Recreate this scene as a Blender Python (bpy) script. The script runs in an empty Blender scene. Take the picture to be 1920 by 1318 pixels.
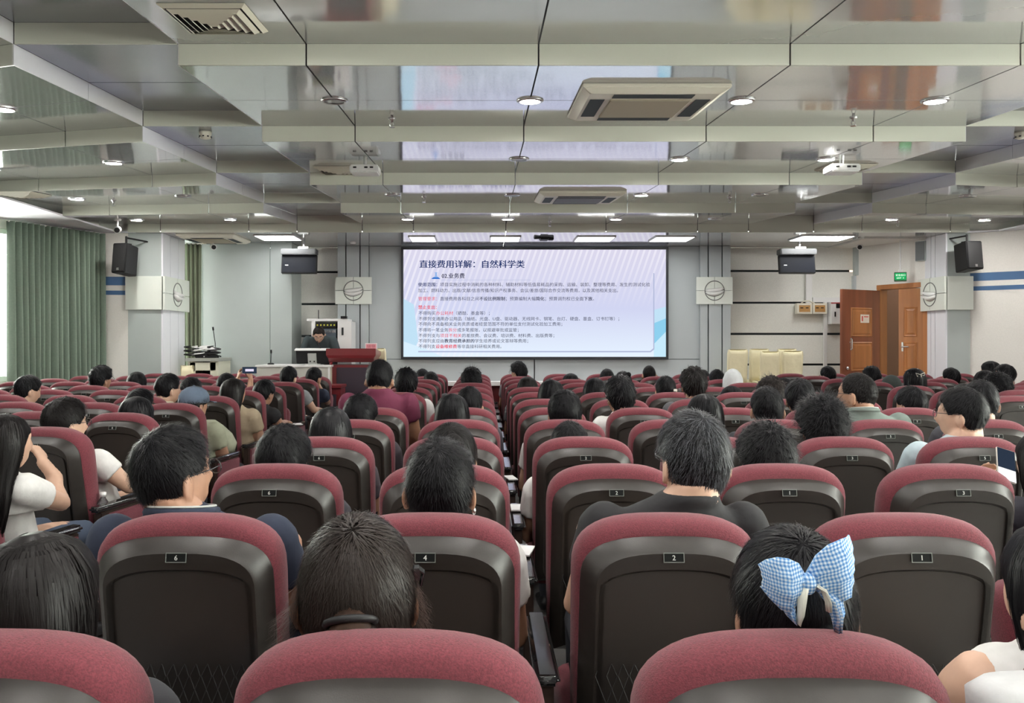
import bpy, bmesh, math, random
import numpy as np
from mathutils import Vector, Matrix, noise as mnoise
random.seed(7)
sc = bpy.context.scene
COL = sc.collection
EYE = 1.438; F = 1500.0; VX = 908.0; VY = 643.0
R = math.radians
# ---------------------------------------------------------------- camera, world, exposure
cam_d = bpy.data.cameras.new('camera'); cam = bpy.data.objects.new('camera', cam_d); COL.objects.link(cam)
cam.location = (0, 0, EYE); cam.rotation_euler = (R(90), 0, 0)
cam_d.sensor_width = 36.0; cam_d.sensor_fit = 'HORIZONTAL'; cam_d.lens = F/1920*36
cam_d.shift_x = (960-VX)/1920; cam_d.shift_y = -(659-VY)/1920
cam_d.clip_start = 0.05; cam_d.clip_end = 200
sc.camera = cam
DAYLIGHT = 27.0
world = bpy.data.worlds.new('world'); sc.world = world; world.use_nodes = True
wn = world.node_tree.nodes; wbg = wn['Background']
wbg.inputs[0].default_value = (.96,1.0,.90,1); wbg.inputs[1].default_value = DAYLIGHT      # even overcast sky
sc.view_settings.view_transform = 'Standard'; sc.view_settings.look = 'None'
sc.view_settings.exposure = 0.42; sc.view_settings.gamma = 1.0; sc.view_settings.use_curve_mapping = False
DOWNLIGHT_E = 280.0; TROFFER_E = 12.0; SCREEN_E = 0.78

cy = sc.cycles
cy.max_bounces = 7; cy.diffuse_bounces = 4; cy.glossy_bounces = 4; cy.transmission_bounces = 6; cy.sample_clamp_indirect = 6.0; cy.caustics_reflective = False; cy.caustics_refractive = False
def P(px, py, d):
    return Vector(((px-VX)*d/F, d, EYE-(py-VY)*d/F))
def PX(px, d): return (px-VX)*d/F
def PZ(py, d): return EYE-(py-VY)*d/F

# ---------------------------------------------------------------- materials
MATS = {}
def mat(name, col, rough=0.6, metal=0.0, spec=0.5, emit=None, es=0.0, noise=None, bump=None, coat=0.0, sheen=0.0, trans=0.0, alpha=1.0):
    """noise=(scale, amount[, stretch xyz]) colour variation; bump=(scale, strength, distance[, stretch])"""
    if name in MATS: return MATS[name]
    m = bpy.data.materials.new(name); m.use_nodes = True
    nt = m.node_tree; b = nt.nodes['Principled BSDF']
    def I(k, v):
        if k in b.inputs: b.inputs[k].default_value = v
    I('Base Color', (*col, 1)); I('Roughness', rough); I('Metallic', metal); I('Specular IOR Level', spec)
    I('Coat Weight', coat); I('Coat Roughness', 0.08); I('Sheen Weight', sheen); I('Transmission Weight', trans); I('Alpha', alpha)
    if emit: I('Emission Color', (*emit, 1)); I('Emission Strength', es)
    if noise or bump:
        tc = nt.nodes.new('ShaderNodeTexCoord')
        def tex(scale, stretch, det=4):
            mp = nt.nodes.new('ShaderNodeMapping'); nt.links.new(tc.outputs['Object'], mp.inputs['Vector'])
            if stretch: mp.inputs['Scale'].default_value = stretch
            n = nt.nodes.new('ShaderNodeTexNoise'); n.inputs['Scale'].default_value = scale; n.inputs['Detail'].default_value = det
            nt.links.new(mp.outputs[0], n.inputs['Vector']); return n
        if noise:
            n = tex(noise[0], noise[2] if len(noise) > 2 else None)
            rp = nt.nodes.new('ShaderNodeMapRange'); rp.inputs['From Min'].default_value = .3; rp.inputs['From Max'].default_value = .7
            rp.inputs['To Min'].default_value = 1-noise[1]; rp.inputs['To Max'].default_value = 1+noise[1]
            nt.links.new(n.outputs[0], rp.inputs['Value'])
            mx = nt.nodes.new('ShaderNodeMix'); mx.data_type = 'RGBA'; mx.blend_type = 'MULTIPLY'; mx.inputs['Factor'].default_value = 1
            mx.inputs['A'].default_value = (*col, 1); nt.links.new(rp.outputs[0], mx.inputs['B']); nt.links.new(mx.outputs['Result'], b.inputs['Base Color'])
        if bump:
            n = tex(bump[0], bump[3] if len(bump) > 3 else None)
            bp = nt.nodes.new('ShaderNodeBump'); bp.inputs['Strength'].default_value = bump[1]; bp.inputs['Distance'].default_value = bump[2]
            nt.links.new(n.outputs[0], bp.inputs['Height']); nt.links.new(bp.outputs[0], b.inputs['Normal'])
    MATS[name] = m
    return m

# ---------------------------------------------------------------- mesh helpers
class MB:
    def __init__(s): s.v = []; s.f = []; s.m = []
    def add(s, vs, fs, mi=0):
        o = len(s.v); s.v += [tuple(p) for p in vs]; s.f += [tuple(i+o for i in f) for f in fs]; s.m += [mi]*len(fs); return s
    def hexa(s, p, mi=0):        # 8 points: bottom loop 0-3, top loop 4-7
        return s.add(p, [(3,2,1,0),(4,5,6,7),(0,1,5,4),(1,2,6,5),(2,3,7,6),(3,0,4,7)], mi)
    def box(s, c, d, mi=0, M=None):
        x,y,z = c; a,b,h = d[0]/2, d[1]/2, d[2]/2
        p = [Vector((x+i*a, y+j*b, z+k*h)) for k in (-1,1) for i,j in ((-1,-1),(1,-1),(1,1),(-1,1))]
        if M is not None: p = [M @ q for q in p]
        return s.hexa(p, mi)
    def prism(s, pts, axis, lo, hi, mi=0):   # pts 2D polygon; axis 'y': (x,z), 'z': (x,y), 'x': (y,z)
        n = len(pts)
        def q(p, t): return {'y': (p[0], t, p[1]), 'z': (p[0], p[1], t), 'x': (t, p[0], p[1])}[axis]
        vs = [q(p, lo) for p in pts]+[q(p, hi) for p in pts]
        return s.add(vs, [tuple(range(n))[::-1], tuple(range(n, 2*n))]+[(i,(i+1)%n,n+(i+1)%n,n+i) for i in range(n)], mi)
    def rings(s, rings, mi=0, cap=True, closed=True):
        n = len(rings[0]); vs = [p for r in rings for p in r]; fs = []
        for k in range(len(rings)-1):
            for i in range(n if closed else n-1):
                j = (i+1) % n; fs.append((k*n+i, k*n+j, (k+1)*n+j, (k+1)*n+i))
        if cap: fs += [tuple(range(n))[::-1], tuple((len(rings)-1)*n+i for i in range(n))]
        return s.add(vs, fs, mi)
    def tube(s, pts, rad, n=8, mi=0, round_end=False):
        pts = [Vector(p) for p in pts]
        rad = [(r, r) if not isinstance(r, (tuple, list)) else r for r in (rad if isinstance(rad, (list, tuple)) else [rad]*len(pts))]
        if round_end:
            d0 = (pts[0]-pts[1]).normalized(); d1 = (pts[-1]-pts[-2]).normalized()
            r0, r1 = max(rad[0]), max(rad[-1])
            pts = [pts[0]+d0*r0*.9, pts[0]+d0*r0*.55]+pts+[pts[-1]+d1*r1*.55, pts[-1]+d1*r1*.9]
            rad = [tuple(a*.3 for a in rad[0]), tuple(a*.8 for a in rad[0])]+rad+[tuple(a*.8 for a in rad[-1]), tuple(a*.3 for a in rad[-1])]
        rs = []; ref = None
        for i, p in enumerate(pts):
            t = (pts[min(i+1, len(pts)-1)]-pts[max(i-1, 0)]).normalized()
            if ref is None: ref = Vector((1,0,0)) if abs(t.x) < .9 else Vector((0,1,0))
            u = (ref-t*ref.dot(t)).normalized(); w = t.cross(u); ref = u
            rs.append([p+u*math.cos(a)*rad[i][0]+w*math.sin(a)*rad[i][1] for a in [2*math.pi*k/n for k in range(n)]])
        return s.rings(rs, mi)
    def lathe(s, prof, c=(0,0,0), n=20, mi=0, cap=True):     # prof: (r, z)
        rs = [[(c[0]+r*math.cos(2*math.pi*k/n), c[1]+r*math.sin(2*math.pi*k/n), c[2]+z) for k in range(n)] for r, z in prof]
        return s.rings(rs, mi, cap=cap)
    def ell(s, c, r, nu=14, nv=9, mi=0, M=None):
        rs = []
        for j in range(nv):
            a = math.pi*(j+.35)/(nv-.3) - math.pi/2
            ring = [Vector((c[0]+r[0]*math.cos(a)*math.cos(2*math.pi*k/nu), c[1]+r[1]*math.cos(a)*math.sin(2*math.pi*k/nu), c[2]+r[2]*math.sin(a))) for k in range(nu)]
            if M is not None: ring = [M @ q for q in ring]
            rs.append(ring)
        return s.rings(rs, mi)
    def mesh(s, name, mats, smooth=False, bevel=0, seg=2, angle=35):
        me = bpy.data.meshes.new(name); me.from_pydata([tuple(v) for v in s.v], [], s.f)
        for m_ in (mats if isinstance(mats, (list, tuple)) else [mats]): me.materials.append(m_)
        if max(s.m, default=0): me.polygons.foreach_set('material_index', s.m)
        if bevel:
            bm = bmesh.new(); bm.from_mesh(me)
            es = [e for e in bm.edges if len(e.link_faces) == 2 and e.calc_face_angle(0) > R(angle)]
            bmesh.ops.bevel(bm, geom=es, offset=bevel, segments=seg, affect='EDGES', clamp_overlap=True)
            bm.to_mesh(me); bm.free()
        if smooth: me.polygons.foreach_set('use_smooth', [True]*len(me.polygons)); 
        if smooth and bevel: me.set_sharp_from_angle(angle=R(50))
        me.update(); return me
    def obj(s, name, mats, parent=None, loc=None, rot=None, **k):
        return link(name, s.mesh(name, mats, **k), parent, loc, rot)
def link(name, data, parent=None, loc=None, rot=None):
    o = bpy.data.objects.new(name, data); COL.objects.link(o)
    if parent is not None: o.parent = parent
    if loc is not None: o.location = loc
    if rot is not None: o.rotation_euler = rot
    return o
def tag(o, label=None, cat=None, group=None, kind=None):
    if label: o['label'] = label
    if cat: o['category'] = cat
    if group: o['group'] = group
    if kind: o['kind'] = kind
    return o
def thing(name, label, cat, loc=(0,0,0), rotz=0, group=None, kind=None):
    o = bpy.data.objects.new(name, None); COL.objects.link(o); o.empty_display_size = .1
    o.location = loc; o.rotation_euler = (0, 0, rotz)
    return tag(o, label, cat, group, kind)
def text_mesh(name, body, size, material, parent=None, loc=None, rot=None, xs=1.0, align='LEFT', ext=0.0, bold=0.0):
    cu = bpy.data.curves.new(name, 'FONT'); cu.body = body; cu.size = size; cu.align_x = align; cu.resolution_u = 2; cu.extrude = ext
    to = bpy.data.objects.new(name+'_tmp', cu); COL.objects.link(to)
    dg = bpy.context.evaluated_depsgraph_get()
    me = bpy.data.meshes.new_from_object(to.evaluated_get(dg)); bpy.data.objects.remove(to); bpy.data.curves.remove(cu)
    me.name = name
    if bold:
        n = len(me.vertices); co = np.empty(n*3); me.vertices.foreach_get('co', co); co = co.reshape(-1,3); fs = [tuple(p.vertices) for p in me.polygons]
        V = [co+np.array((dx,dy,dz)) for dx,dy,dz in ((-bold,0,0),(bold,0,-1e-5),(0,bold*.6,1e-5))]
        me.clear_geometry(); me.from_pydata(np.concatenate(V).tolist(), [], [tuple(i+k*n for i in f) for k in range(3) for f in fs])
    me.materials.clear(); me.materials.append(material)
    if xs != 1.0:
        me.transform(Matrix.Diagonal((xs, 1, 1, 1)))
    return link(name, me, parent, loc, rot) if (parent is not None or loc is not None) else me
ORD = ['first','second','third','fourth','fifth','sixth','seventh','eighth','ninth','tenth','eleventh','twelfth','thirteenth','fourteenth','fifteenth']
# ---------------------------------------------------------------- palette
M_panel = mat('ceiling_metal', (.84,.86,.855), .07, .66, noise=(1.2,.05), bump=(1.6,.10,.02,(1,.35,1)))
M_riser = mat('riser_metal', (.74,.755,.66), .38, .12)
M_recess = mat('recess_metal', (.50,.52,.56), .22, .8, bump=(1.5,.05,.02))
M_dark = mat('dark_void', (.012,.012,.013), .9)
M_wall = mat('wall_cream', (.74,.72,.68), .85, noise=(60,.03), bump=(220,.25,.004))
M_acoustic = mat('acoustic_board', (.84,.84,.79), .9, noise=(90,.05), bump=(160,.35,.005))
M_grey = mat('grey_wall_panel', (.43,.475,.465), .5, noise=(3,.02))
M_greyb = mat('grey_wall_panel_blue', (.46,.50,.515), .5)
M_white = mat('white_paint', (.80,.81,.86), .5)
M_lilac = mat('soffit_paint', (.86,.85,.90), .6)
M_side = mat('side_metal', (.76,.75,.78), .28, .3)
M_emblem = mat('emblem_plate', (.74,.78,.72), .4)
M_blue = mat('blue_stripe', (.055,.13,.27), .6)
M_joint = mat('joint_dark', (.03,.04,.045), .7)
M_floor = mat('floor_tile', (.26,.255,.25), .4, noise=(4,.15))
M_black = mat('black_plastic', (.009,.009,.010), .5, spec=.3)
M_metal = mat('bright_metal', (.75,.75,.75), .25, .95)
M_ivory = mat('ivory_plastic', (.80,.77,.66), .5)
M_wplast = mat('white_plastic', (.78,.78,.77), .4)
M_lamp = mat('lamp_lens', (.9,.9,.9), .5, emit=(1,.97,.92), es=DOWNLIGHT_E)
M_off = mat('lamp_off', (.45,.46,.46), .3, .5)
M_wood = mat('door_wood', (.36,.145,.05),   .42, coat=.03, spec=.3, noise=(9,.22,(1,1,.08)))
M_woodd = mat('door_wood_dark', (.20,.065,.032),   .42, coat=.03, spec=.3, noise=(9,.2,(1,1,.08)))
M_lectern = mat('lectern_lacquer', (.17,.018,.022), .28, coat=.3)
M_lecd = mat('lectern_dark', (.03,.018,.03), .5)
M_cream = mat('cream_fabric', (.80,.73,.50), .85, noise=(5,.05), bump=(14,.5,.012))
M_curtain = mat('green_curtain', (.165,.215,.17), .85, noise=(40,.06))
M_frame = mat('screen_frame', (.02,.022,.028), .35)
def pane_mat():
    m = bpy.data.materials.new('window_glass'); m.use_nodes = True; nt = m.node_tree; nt.nodes.remove(nt.nodes['Principled BSDF'])
    t = nt.nodes.new('ShaderNodeBsdfTransparent'); g = nt.nodes.new('ShaderNodeBsdfGlossy'); g.inputs['Roughness'].default_value = .02
    f = nt.nodes.new('ShaderNodeFresnel'); f.inputs[0].default_value = 1.45; mx = nt.nodes.new('ShaderNodeMixShader')
    nt.links.new(f.outputs[0], mx.inputs[0]); nt.links.new(t.outputs[0], mx.inputs[1]); nt.links.new(g.outputs[0], mx.inputs[2]); nt.links.new(mx.outputs[0], nt.nodes['Material Output'].inputs[0])
    MATS['window_glass'] = m; return m
M_glassw = pane_mat()

ZT = EYE+1.70; ZB = EYE+1.70*.929; DZ = ZT-ZB
XC = 1.015
DR = {i: 4.547+(i-1)*1.7207 for i in range(-3, 6)}
TH = {i: R({5:0,4:5,3:9.3,2:13}.get(i,17)) for i in range(-3, 6)}
WIN, WOUT = 3.69, 6.25          # wing inner and outer half widths from the room axis
def driser(i, x):
    a = abs(x-XC)
    return DR[i]+max(0, a-WIN)*math.tan(TH[i])
# ---------------------------------------------------------------- floor and shell
fl = MB().box((.9,4.2,-.05), (17,20,.1)).obj('floor', M_floor); tag(fl, 'dark polished floor under the rows of seats', kind='structure')
slab = MB().box((.9,4.8,3.56), (17.4,19,.1)).obj('ceiling_slab', M_dark); tag(slab, 'dark structural ceiling above the metal panels', kind='structure')
def wall(name, a, b, z0, z1, th, m, label=None):
    """vertical wall whose visible face runs a->b (room lies to the right of a->b), thickness behind"""
    a = Vector((*a,0)); b = Vector((*b,0)); t = (b-a).normalized(); n = Vector((-t.y, t.x, 0))*th
    p = [a, b, b+n, a+n]
    o = MB().hexa([(q.x,q.y,z0) for q in p]+[(q.x,q.y,z1) for q in p]).obj(name, m)
    return tag(o, label, kind='structure')
ZW = 3.5
# left side: window wall, angled curtain wall, short frontal wall beside the column
wall('wall_back', (9.0,-4.2), (-7.2,-4.2), 0, ZW, .2, M_wall, 'pale rear wall of the hall')
LW = -6.75
wall('wall_left', (LW,-4.2), (LW,9.0), 0, ZW, .2, M_wall, 'pale window side wall behind the green curtains')
def window(n, a, b, z0, z1):
    r = thing('window_%d' % n, 'white framed side window letting daylight in', None, kind='structure')
    a = Vector((*a,0)); b = Vector((*b,0)); t = (b-a).normalized(); L = (b-a).length
    nn = Vector((-t.y, t.x, 0))
    def bar(s0, s1, za, zb, nm):
        p = [a+t*s0+nn*.06, a+t*s1+nn*.06, a+t*s1+nn*.12, a+t*s0+nn*.12]
        MB().hexa([(q.x,q.y,za) for q in p]+[(q.x,q.y,zb) for q in p]).obj(nm, M_wplast, r)
    bar(0,L,z0,z0+.06,'window_sill'); bar(0,L,z1-.06,z1,'window_frame')
    for s in (0,L/2-.03,L-.06): bar(s,s+.06,z0+.06,z1-.06,'window_frame')
    for s0,s1 in ((.06,L/2-.03),(L/2+.03,L-.06)):
        p = [a+t*s0+nn*.085, a+t*s1+nn*.085, a+t*s1+nn*.091, a+t*s0+nn*.091]
        MB().hexa([(q.x,q.y,z0+.06) for q in p]+[(q.x,q.y,z1-.06) for q in p]).obj('pane', M_glassw, r)
CA = Vector((-6.75, 9.0)); CB = Vector((-5.52, 11.46))      # angled wall behind the green curtain
tc_ = (CB-CA).normalized()
wa, wb = CA+tc_*.12, CA+tc_*1.75
wall('wall_left.200', CA, wa, 0, ZW, .2, M_wall); wall('wall_left.201', wb, CB, 0, ZW, .2, M_wall)
wall('wall_left.202', wa, wb, 0, .95, .2, M_wall); wall('wall_left.203', wa, wb, 2.9, ZW, .2, M_wall)
window(1, wa, wb, .95, 2.9)
wall('wall_left.204', CB, (-5.0,11.52), 0, ZW, .2, M_wall, 'cream textured wall with two blue stripes beside the grey column')
# stripes
def stripes(name, a, b, zs, th=.004):
    for k,(z0,z1) in enumerate(zs):
        o = wall('trim_%s%d' % (name, k+1), a, b, z0, z1, -th, M_blue); o['label'] = 'dark blue painted stripe on the cream side wall'
stripes('1', (-5.52,11.458), (-5.09,11.508), [(PZ(535,11.5),PZ(519,11.5)),(PZ(553,11.5),PZ(545,11.5))])
# right side
wall('wall_right', (6.98,11.55), (8.20,10.60), 0, ZW, .2, M_wall, 'cream textured wall with two blue stripes right of the column')
RA, RB = Vector((8.20,10.60)), Vector((8.60,-4.2)); RL = (RB-RA).length
def ron(y): return RA+(RB-RA)*((10.60-y)/14.8)
rw = [(5.4,2.9),(2.2,-.3),(-1.0,-3.5)]; prev = 10.60
for k,(y0,y1) in enumerate(rw):
    wall('wall_right.0%d1' % k, ron(prev), ron(y0), 0, ZW, .2, M_wall); prev = y1
    wall('wall_right.0%d2' % k, ron(y0), ron(y1), 0, .9, .2, M_wall); wall('wall_right.0%d3' % k, ron(y0), ron(y1), 2.85, ZW, .2, M_wall)
    window(k+2, ron(y0), ron(y1), .9, 2.85)
wall('wall_right.040', ron(prev), RB, 0, ZW, .2, M_wall)
stripes('2', (6.985,11.546), (8.195,10.604), [(PZ(527,11.5),PZ(512,11.5)),(PZ(545,11.5),PZ(537,11.5))])
# ---------------------------------------------------------------- stepped metal ceiling
ceil = thing('ceiling', 'stepped ceiling of glossy silver metal panels', None, kind='structure')
G = .005
def plate(p, th, nm, m):           # p: 4 corners of the visible face, extruded up
    MB().hexa([tuple(q) for q in p]+[(q[0],q[1],q[2]+th) for q in p]).obj(nm, m, ceil)
def bay(x0, x1, i, lift, m, halves=2):
    """panels between riser i and i+1, from x0 to x1, plus the riser i face"""
    a, b = x0+G, x1-G
    for h in range(halves):
        t0, t1 = h/halves, (h+1)/halves
        q = []
        for x, t, e in ((a,t0,.004),(b,t0,.004),(b,t1,-.004),(a,t1,-.004)):
            d0, d1 = driser(i,x), driser(i+1,x)
            q.append((x, d0+(d1-d0)*t+e, ZB+lift+DZ*t))
        plate(q, .012, 'ceiling_panel', m)
def riser(x0, x1, i, lift):
    a, b = x0+G, x1-G
    p = [(a,driser(i,a)),(b,driser(i,b)),(b,driser(i,b)+.012),(a,driser(i,a)+.012)]
    MB().hexa([(x,y,ZB+lift) for x,y in p]+[(x,y,ZT+lift) for x,y in p]).obj('ceiling_riser', M_riser, ceil)
CS = [-1.744,-1.013,.309,1.739,3.048,3.776]
WL = [-2.676,-3.366,-4.63,-5.24]; WR = [2*XC-x for x in WL]
def side(x, i, face):      # vertical side face of a lowered block at x between riser i and i+1
    ys = [driser(i,x), (driser(i,x)+driser(i+1,x))/2, driser(i+1,x)]
    for k in range(2):
        z = [ZB+DZ*k/2, ZB+DZ*(k+1)/2]
        x2 = x+face*.01
        y0, y1 = ys[k]+G/2, ys[k+1]-G/2
        MB().hexa([(x,y0,z[0]),(x2,y0,z[0]),(x2,y1,z[1]),(x,y1,z[1]),(x,y0,z[0]+DZ),(x2,y0,z[0]+DZ),(x2,y1,z[1]+DZ),(x,y1,z[1]+DZ)]).obj('ceiling_side_panel', M_side, ceil)
for i in range(-3, 5):
    for x0,x1 in zip(CS, CS[1:]): bay(x0,x1,i,0,M_panel); riser(x0,x1,i,0)
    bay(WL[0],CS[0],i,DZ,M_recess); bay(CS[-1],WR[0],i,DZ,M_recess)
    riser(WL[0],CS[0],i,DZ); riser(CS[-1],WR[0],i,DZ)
    for x0,x1 in zip(WL[1:], WL): bay(x0,x1,i,0,M_panel); riser(x0,x1,i,0)
    for x0,x1 in zip(WR, WR[1:]): bay(x0,x1,i,0,M_panel); riser(x0,x1,i,0)
    for x,f in ((WL[0],-1),(CS[0],1),(CS[-1],-1),(WR[0],1)): side(x,i,f)
# the last riser runs straight across, two steps high over the recesses
for x0,x1 in zip([-5.1]+WL[2::-1]+CS, WL[2::-1]+CS+[WR[0]]): riser(x0,x1,5,0)
for x0,x1 in zip(WR, [WR[1],WR[2],6.94]): riser(x0,x1,5,0)
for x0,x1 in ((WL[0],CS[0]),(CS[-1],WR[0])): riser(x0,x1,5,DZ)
MB().box((.92,DR[5]+.03,(ZB+ZT+DZ)/2+.02),(11.9,.006,ZT+DZ-ZB)).obj('riser_light_stop', M_dark, ceil)  # dark sheet added behind the last riser to keep light out of its seams
# flat strip in front of the stage
fx = [-5.1,-3.6,-2.2,-.75,.309,1.739,3.2,4.7,5.9,7.0]
for x0,x1 in zip(fx,fx[1:]):
    for y0,y1 in ((DR[5]+.012,12.4),(12.4,13.3)):
        plate([(x0+.0006,y0,ZB),(x1-.0006,y0,ZB),(x1-.0006,y1-.0006,ZB),(x0+.0006,y1-.0006,ZB)], .012, 'ceiling_panel', M_panel)
# side soffits at the low level
def poly(name, pts, z0, z1, m, label=None):
    o = MB().prism(pts, 'z', z0, z1).obj(name, m); return tag(o, label, kind='structure')
def wing_edge(x): return [(x, driser(i,x)) for i in range(-3,6)]
poly('trim_soffit_left', [(-5.24,y) for y in (-4.2,11.43)]+[(-5.0,11.43),(-5.0,11.6),(-5.7,11.6),(-6.9,9.1),(-6.9,-4.2)], ZB-.001, ZB+.02, M_lilac, 'pale lilac plaster soffit along the window side')
poly('trim_soffit_right', [(7.27,-4.2),(7.27,11.3),(6.9,11.43),(6.9,11.7),(8.35,10.7),(8.75,-4.2)], ZB-.001, ZB+.02, M_lilac, 'pale lilac plaster soffit along the door side')
# ---------------------------------------------------------------- columns
def column(name, x0, x1, y0, y1, inner, label):
    r = thing(name, label, None, kind='structure')
    MB().box(((x0+x1)/2,(y0+y1)/2,ZB/2), (x1-x0,y1-y0,ZB-.002)).obj('shaft', M_grey, r)
    xi = x1 if inner > 0 else x0
    for a,b in ((y0+.005,y0+.27),(y0+.28,y1-.27),(y1-.26,y1)):
        MB().box((xi+inner*.012,(a+b)/2,ZB/2), (.024,b-a,ZB-.004)).obj('cladding_panel', M_white, r)
    za, zb = PZ(581,y0), PZ(518,y0)
    MB().box(((x0+x1)/2,y0-.02,(za+zb)/2), (x1-x0+.05,.04,zb-za)).obj('band_plate', M_emblem, r, bevel=.004)
    emblem(r, Vector((xi+inner*.045,(y0+y1)/2,(za+zb)/2)), (y1-y0)+.10, zb-za, 'x', inner)
    return r
def emblem(r, c, w, h, axis, sgn=-1):
    """plate with a ring and swooping wave relief; axis: normal direction"""
    def T(u, v, n):     # u along plate, v up, n outwards
        return (c.x+n*sgn, c.y-u*sgn, c.z+v) if axis == 'x' else (c.x+u, c.y-n, c.z+v)
    o = MB(); g = .004
    for su in (-1,1):
        for sv in (-1,1):
            a0,a1 = sorted((su*g, su*w/2)); b0,b1 = sorted((sv*g, sv*h/2))
            o = MB(); o.hexa([T(a0,b0,0),T(a1,b0,0),T(a1,b0,.03),T(a0,b0,.03),T(a0,b1,0),T(a1,b1,0),T(a1,b1,.03),T(a0,b1,.03)])
            o.obj('emblem_panel', M_emblem, r)
    rr = h*.355
    b = MB(); n = 40; rings = []
    for k in range(n):
        t = 2*math.pi*k/n
        rings.append([T(math.cos(t)*(rr+math.cos(s)*.007), math.sin(t)*(rr+math.cos(s)*.007), .032+math.sin(s)*.007) for s in [2*math.pi*j/6 for j in range(6)]])
    rings.append(rings[0]); b.rings(rings, cap=False); b.obj('emblem_ring', mat('emblem_grey',(.16,.17,.16),.5), r, smooth=True)
    for k,(amp,off,sl) in enumerate(((.16,.10,.10),(-.24,-.12,.06))):
        b = MB(); rings = []
        for j in range(15):
            u = -1+2*j/14; s = math.sqrt(max(0,1-u*u))
            y = rr*(off+sl*u+(-amp if k == 0 else amp)*(1-u*u)*(1 if k else .6))
            tk = rr*(.05+.19*s)
            rings.append([T(u*rr*.95, y+tk, .030), T(u*rr*.95, y+tk*.2, .060+(.05 if axis == 'x' else 0)*s), T(u*rr*.95, y-tk, .032), T(u*rr*.95, y-tk*.9, .026)])
        b.rings(rings); b.obj('emblem_wave', M_wplast, r, smooth=True)
        b = MB(); b.tube([(Vector(q[2])+Vector(q[3]))/2 for q in rings], .006, 5); b.obj('emblem_shade_line', MATS['emblem_grey'], r)  # dark line drawn in for the shade under each wave's edge
cl = column('column_left', -5.12, -4.645, 11.5, 12.35, 1, 'grey column with white cladding and emblem plate by the green curtain')
cr = column('column_right', 6.66, 6.985, 11.5, 12.15, -1, 'grey column with white cladding and emblem plate beside the doors')
# ---------------------------------------------------------------- front wall
YF = 13.12
fw = thing('wall_front', 'grey panelled front wall behind the screen', None, kind='structure')
def fbox(nm, x0, x1, z0, z1, y, th, m, parent=fw):
    return MB().box(((x0+x1)/2, y+th/2, (z0+z1)/2), (x1-x0,th,z1-z0)).obj(nm, m, parent)
# backing
fbox('backing', -5.2, 6.08, 0, ZB, 13.32, .1, M_joint)
# left grey screen wall (nearer), with joints
yl = 12.6
for a,b in ((338,379.5),(380.5,505.5),(507,547)):
    fbox('wall_panel', PX(a,yl), PX(b,yl), 0, ZB-.004, yl, .03, M_grey)
fbox('wall_return', PX(547,yl)-.03, PX(547,yl), 0, ZB-.004, yl+.031, .66, M_grey)
# acoustic boards with dark joints, left niche and right field
def boards(x0, x1, ys, y):
    zz = [0]+[PZ(v,y) for v in ys[::-1]]+[ZB+.014]
    for k in range(len(zz)-1):
        fbox('acoustic_board', x0, x1, zz[k]+(.018 if k else 0), zz[k+1]-.018, y, .06, M_acoustic)
boards(PX(547,13.25), PX(634,13.25), [510,570,630,688], 13.25)
boards(PX(1366,13.25), PX(1602,13.25), [508,567.5,626,683.5], 13.25)
# pilasters and screen wall
def pilaster(a, b, gaps):
    y = 13.0
    xs = [a]+gaps+[b]
    for p,q in zip(xs, xs[1:]): fbox('pilaster_panel', PX(p,y)+.01, PX(q,y)-.01, 0, ZB-.004, y, .05, M_greyb)
    fbox('pilaster_core', PX(a,y)+.02, PX(b,y)-.02, 0, ZB-.004, y+.051, .25, M_joint)
pilaster(632, 692, [648.5,675]); pilaster(1312, 1371, [1328,1354])
for a,b in ((692.5,752),(1252,1311.5)):
    fbox('wall_panel', PX(a,13.06), PX(b,13.06), PZ(673,13.06), ZB-.004, 13.06, .05, M_greyb)
for a,b in ((692.5,1001),(1003,1311.5)):
    fbox('wall_panel', PX(a,13.06), PX(b,13.06), 0, PZ(674,13.06), 13.06, .05, M_greyb)
fbox('wall_panel', PX(752,13.06), PX(1252,13.06), PZ(673,13.06), ZB-.004, 13.10, .05, M_greyb)
fbox('wall_panel', PX(1602,13.1), PX(1622,13.1)+.05, 0, PZ(517,13.1), 13.1, .1, M_greyb)
fbox('wall_panel', PX(1602,13.1), PX(1622,13.1)+.05, PZ(516,13.1), ZB-.004, 13.06, .1, M_grey)
def emb_front(px0, px1, lab):
    y = 12.93; r = thing('wall_emblem', lab, 'emblem', (0,0,0), group='emblem plates on the front pilasters')
    emblem(r, Vector((PX((px0+px1)/2,y), y+.065, PZ(544.5,y))), (px1-px0)*y/F, 51*y/F, 'y')
emb_front(628,696,'pale square plate with circular wave emblem on the pilaster left of the screen')
emb_front(1307,1375,'pale square plate with circular wave emblem on the pilaster right of the screen')
# door wall (angled) with frame and two leaves
da, db = Vector((6.06,13.16)), Vector((6.66,12.0))
wall('wall_door', da, db, PZ(541,12.4)+.07, ZW, .12, M_wall, 'cream textured wall above the wooden double doors')
wall('wall_door.001', da, da+(db-da)*.36, 0, PZ(541,12.4)+.07, .12, M_wall)

ST = .36
stg = MB().prism([(-4.6,11.66),(5.95,11.66),(5.95,13.02),(-3.02,13.02),(-3.02,12.58),(-4.6,12.58)], 'z', 0, ST).obj('floor_stage', mat('stage_floor',(.42,.40,.37),.4)); tag(stg,'low pale stage platform under the lectern and desk',kind='structure')
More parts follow.
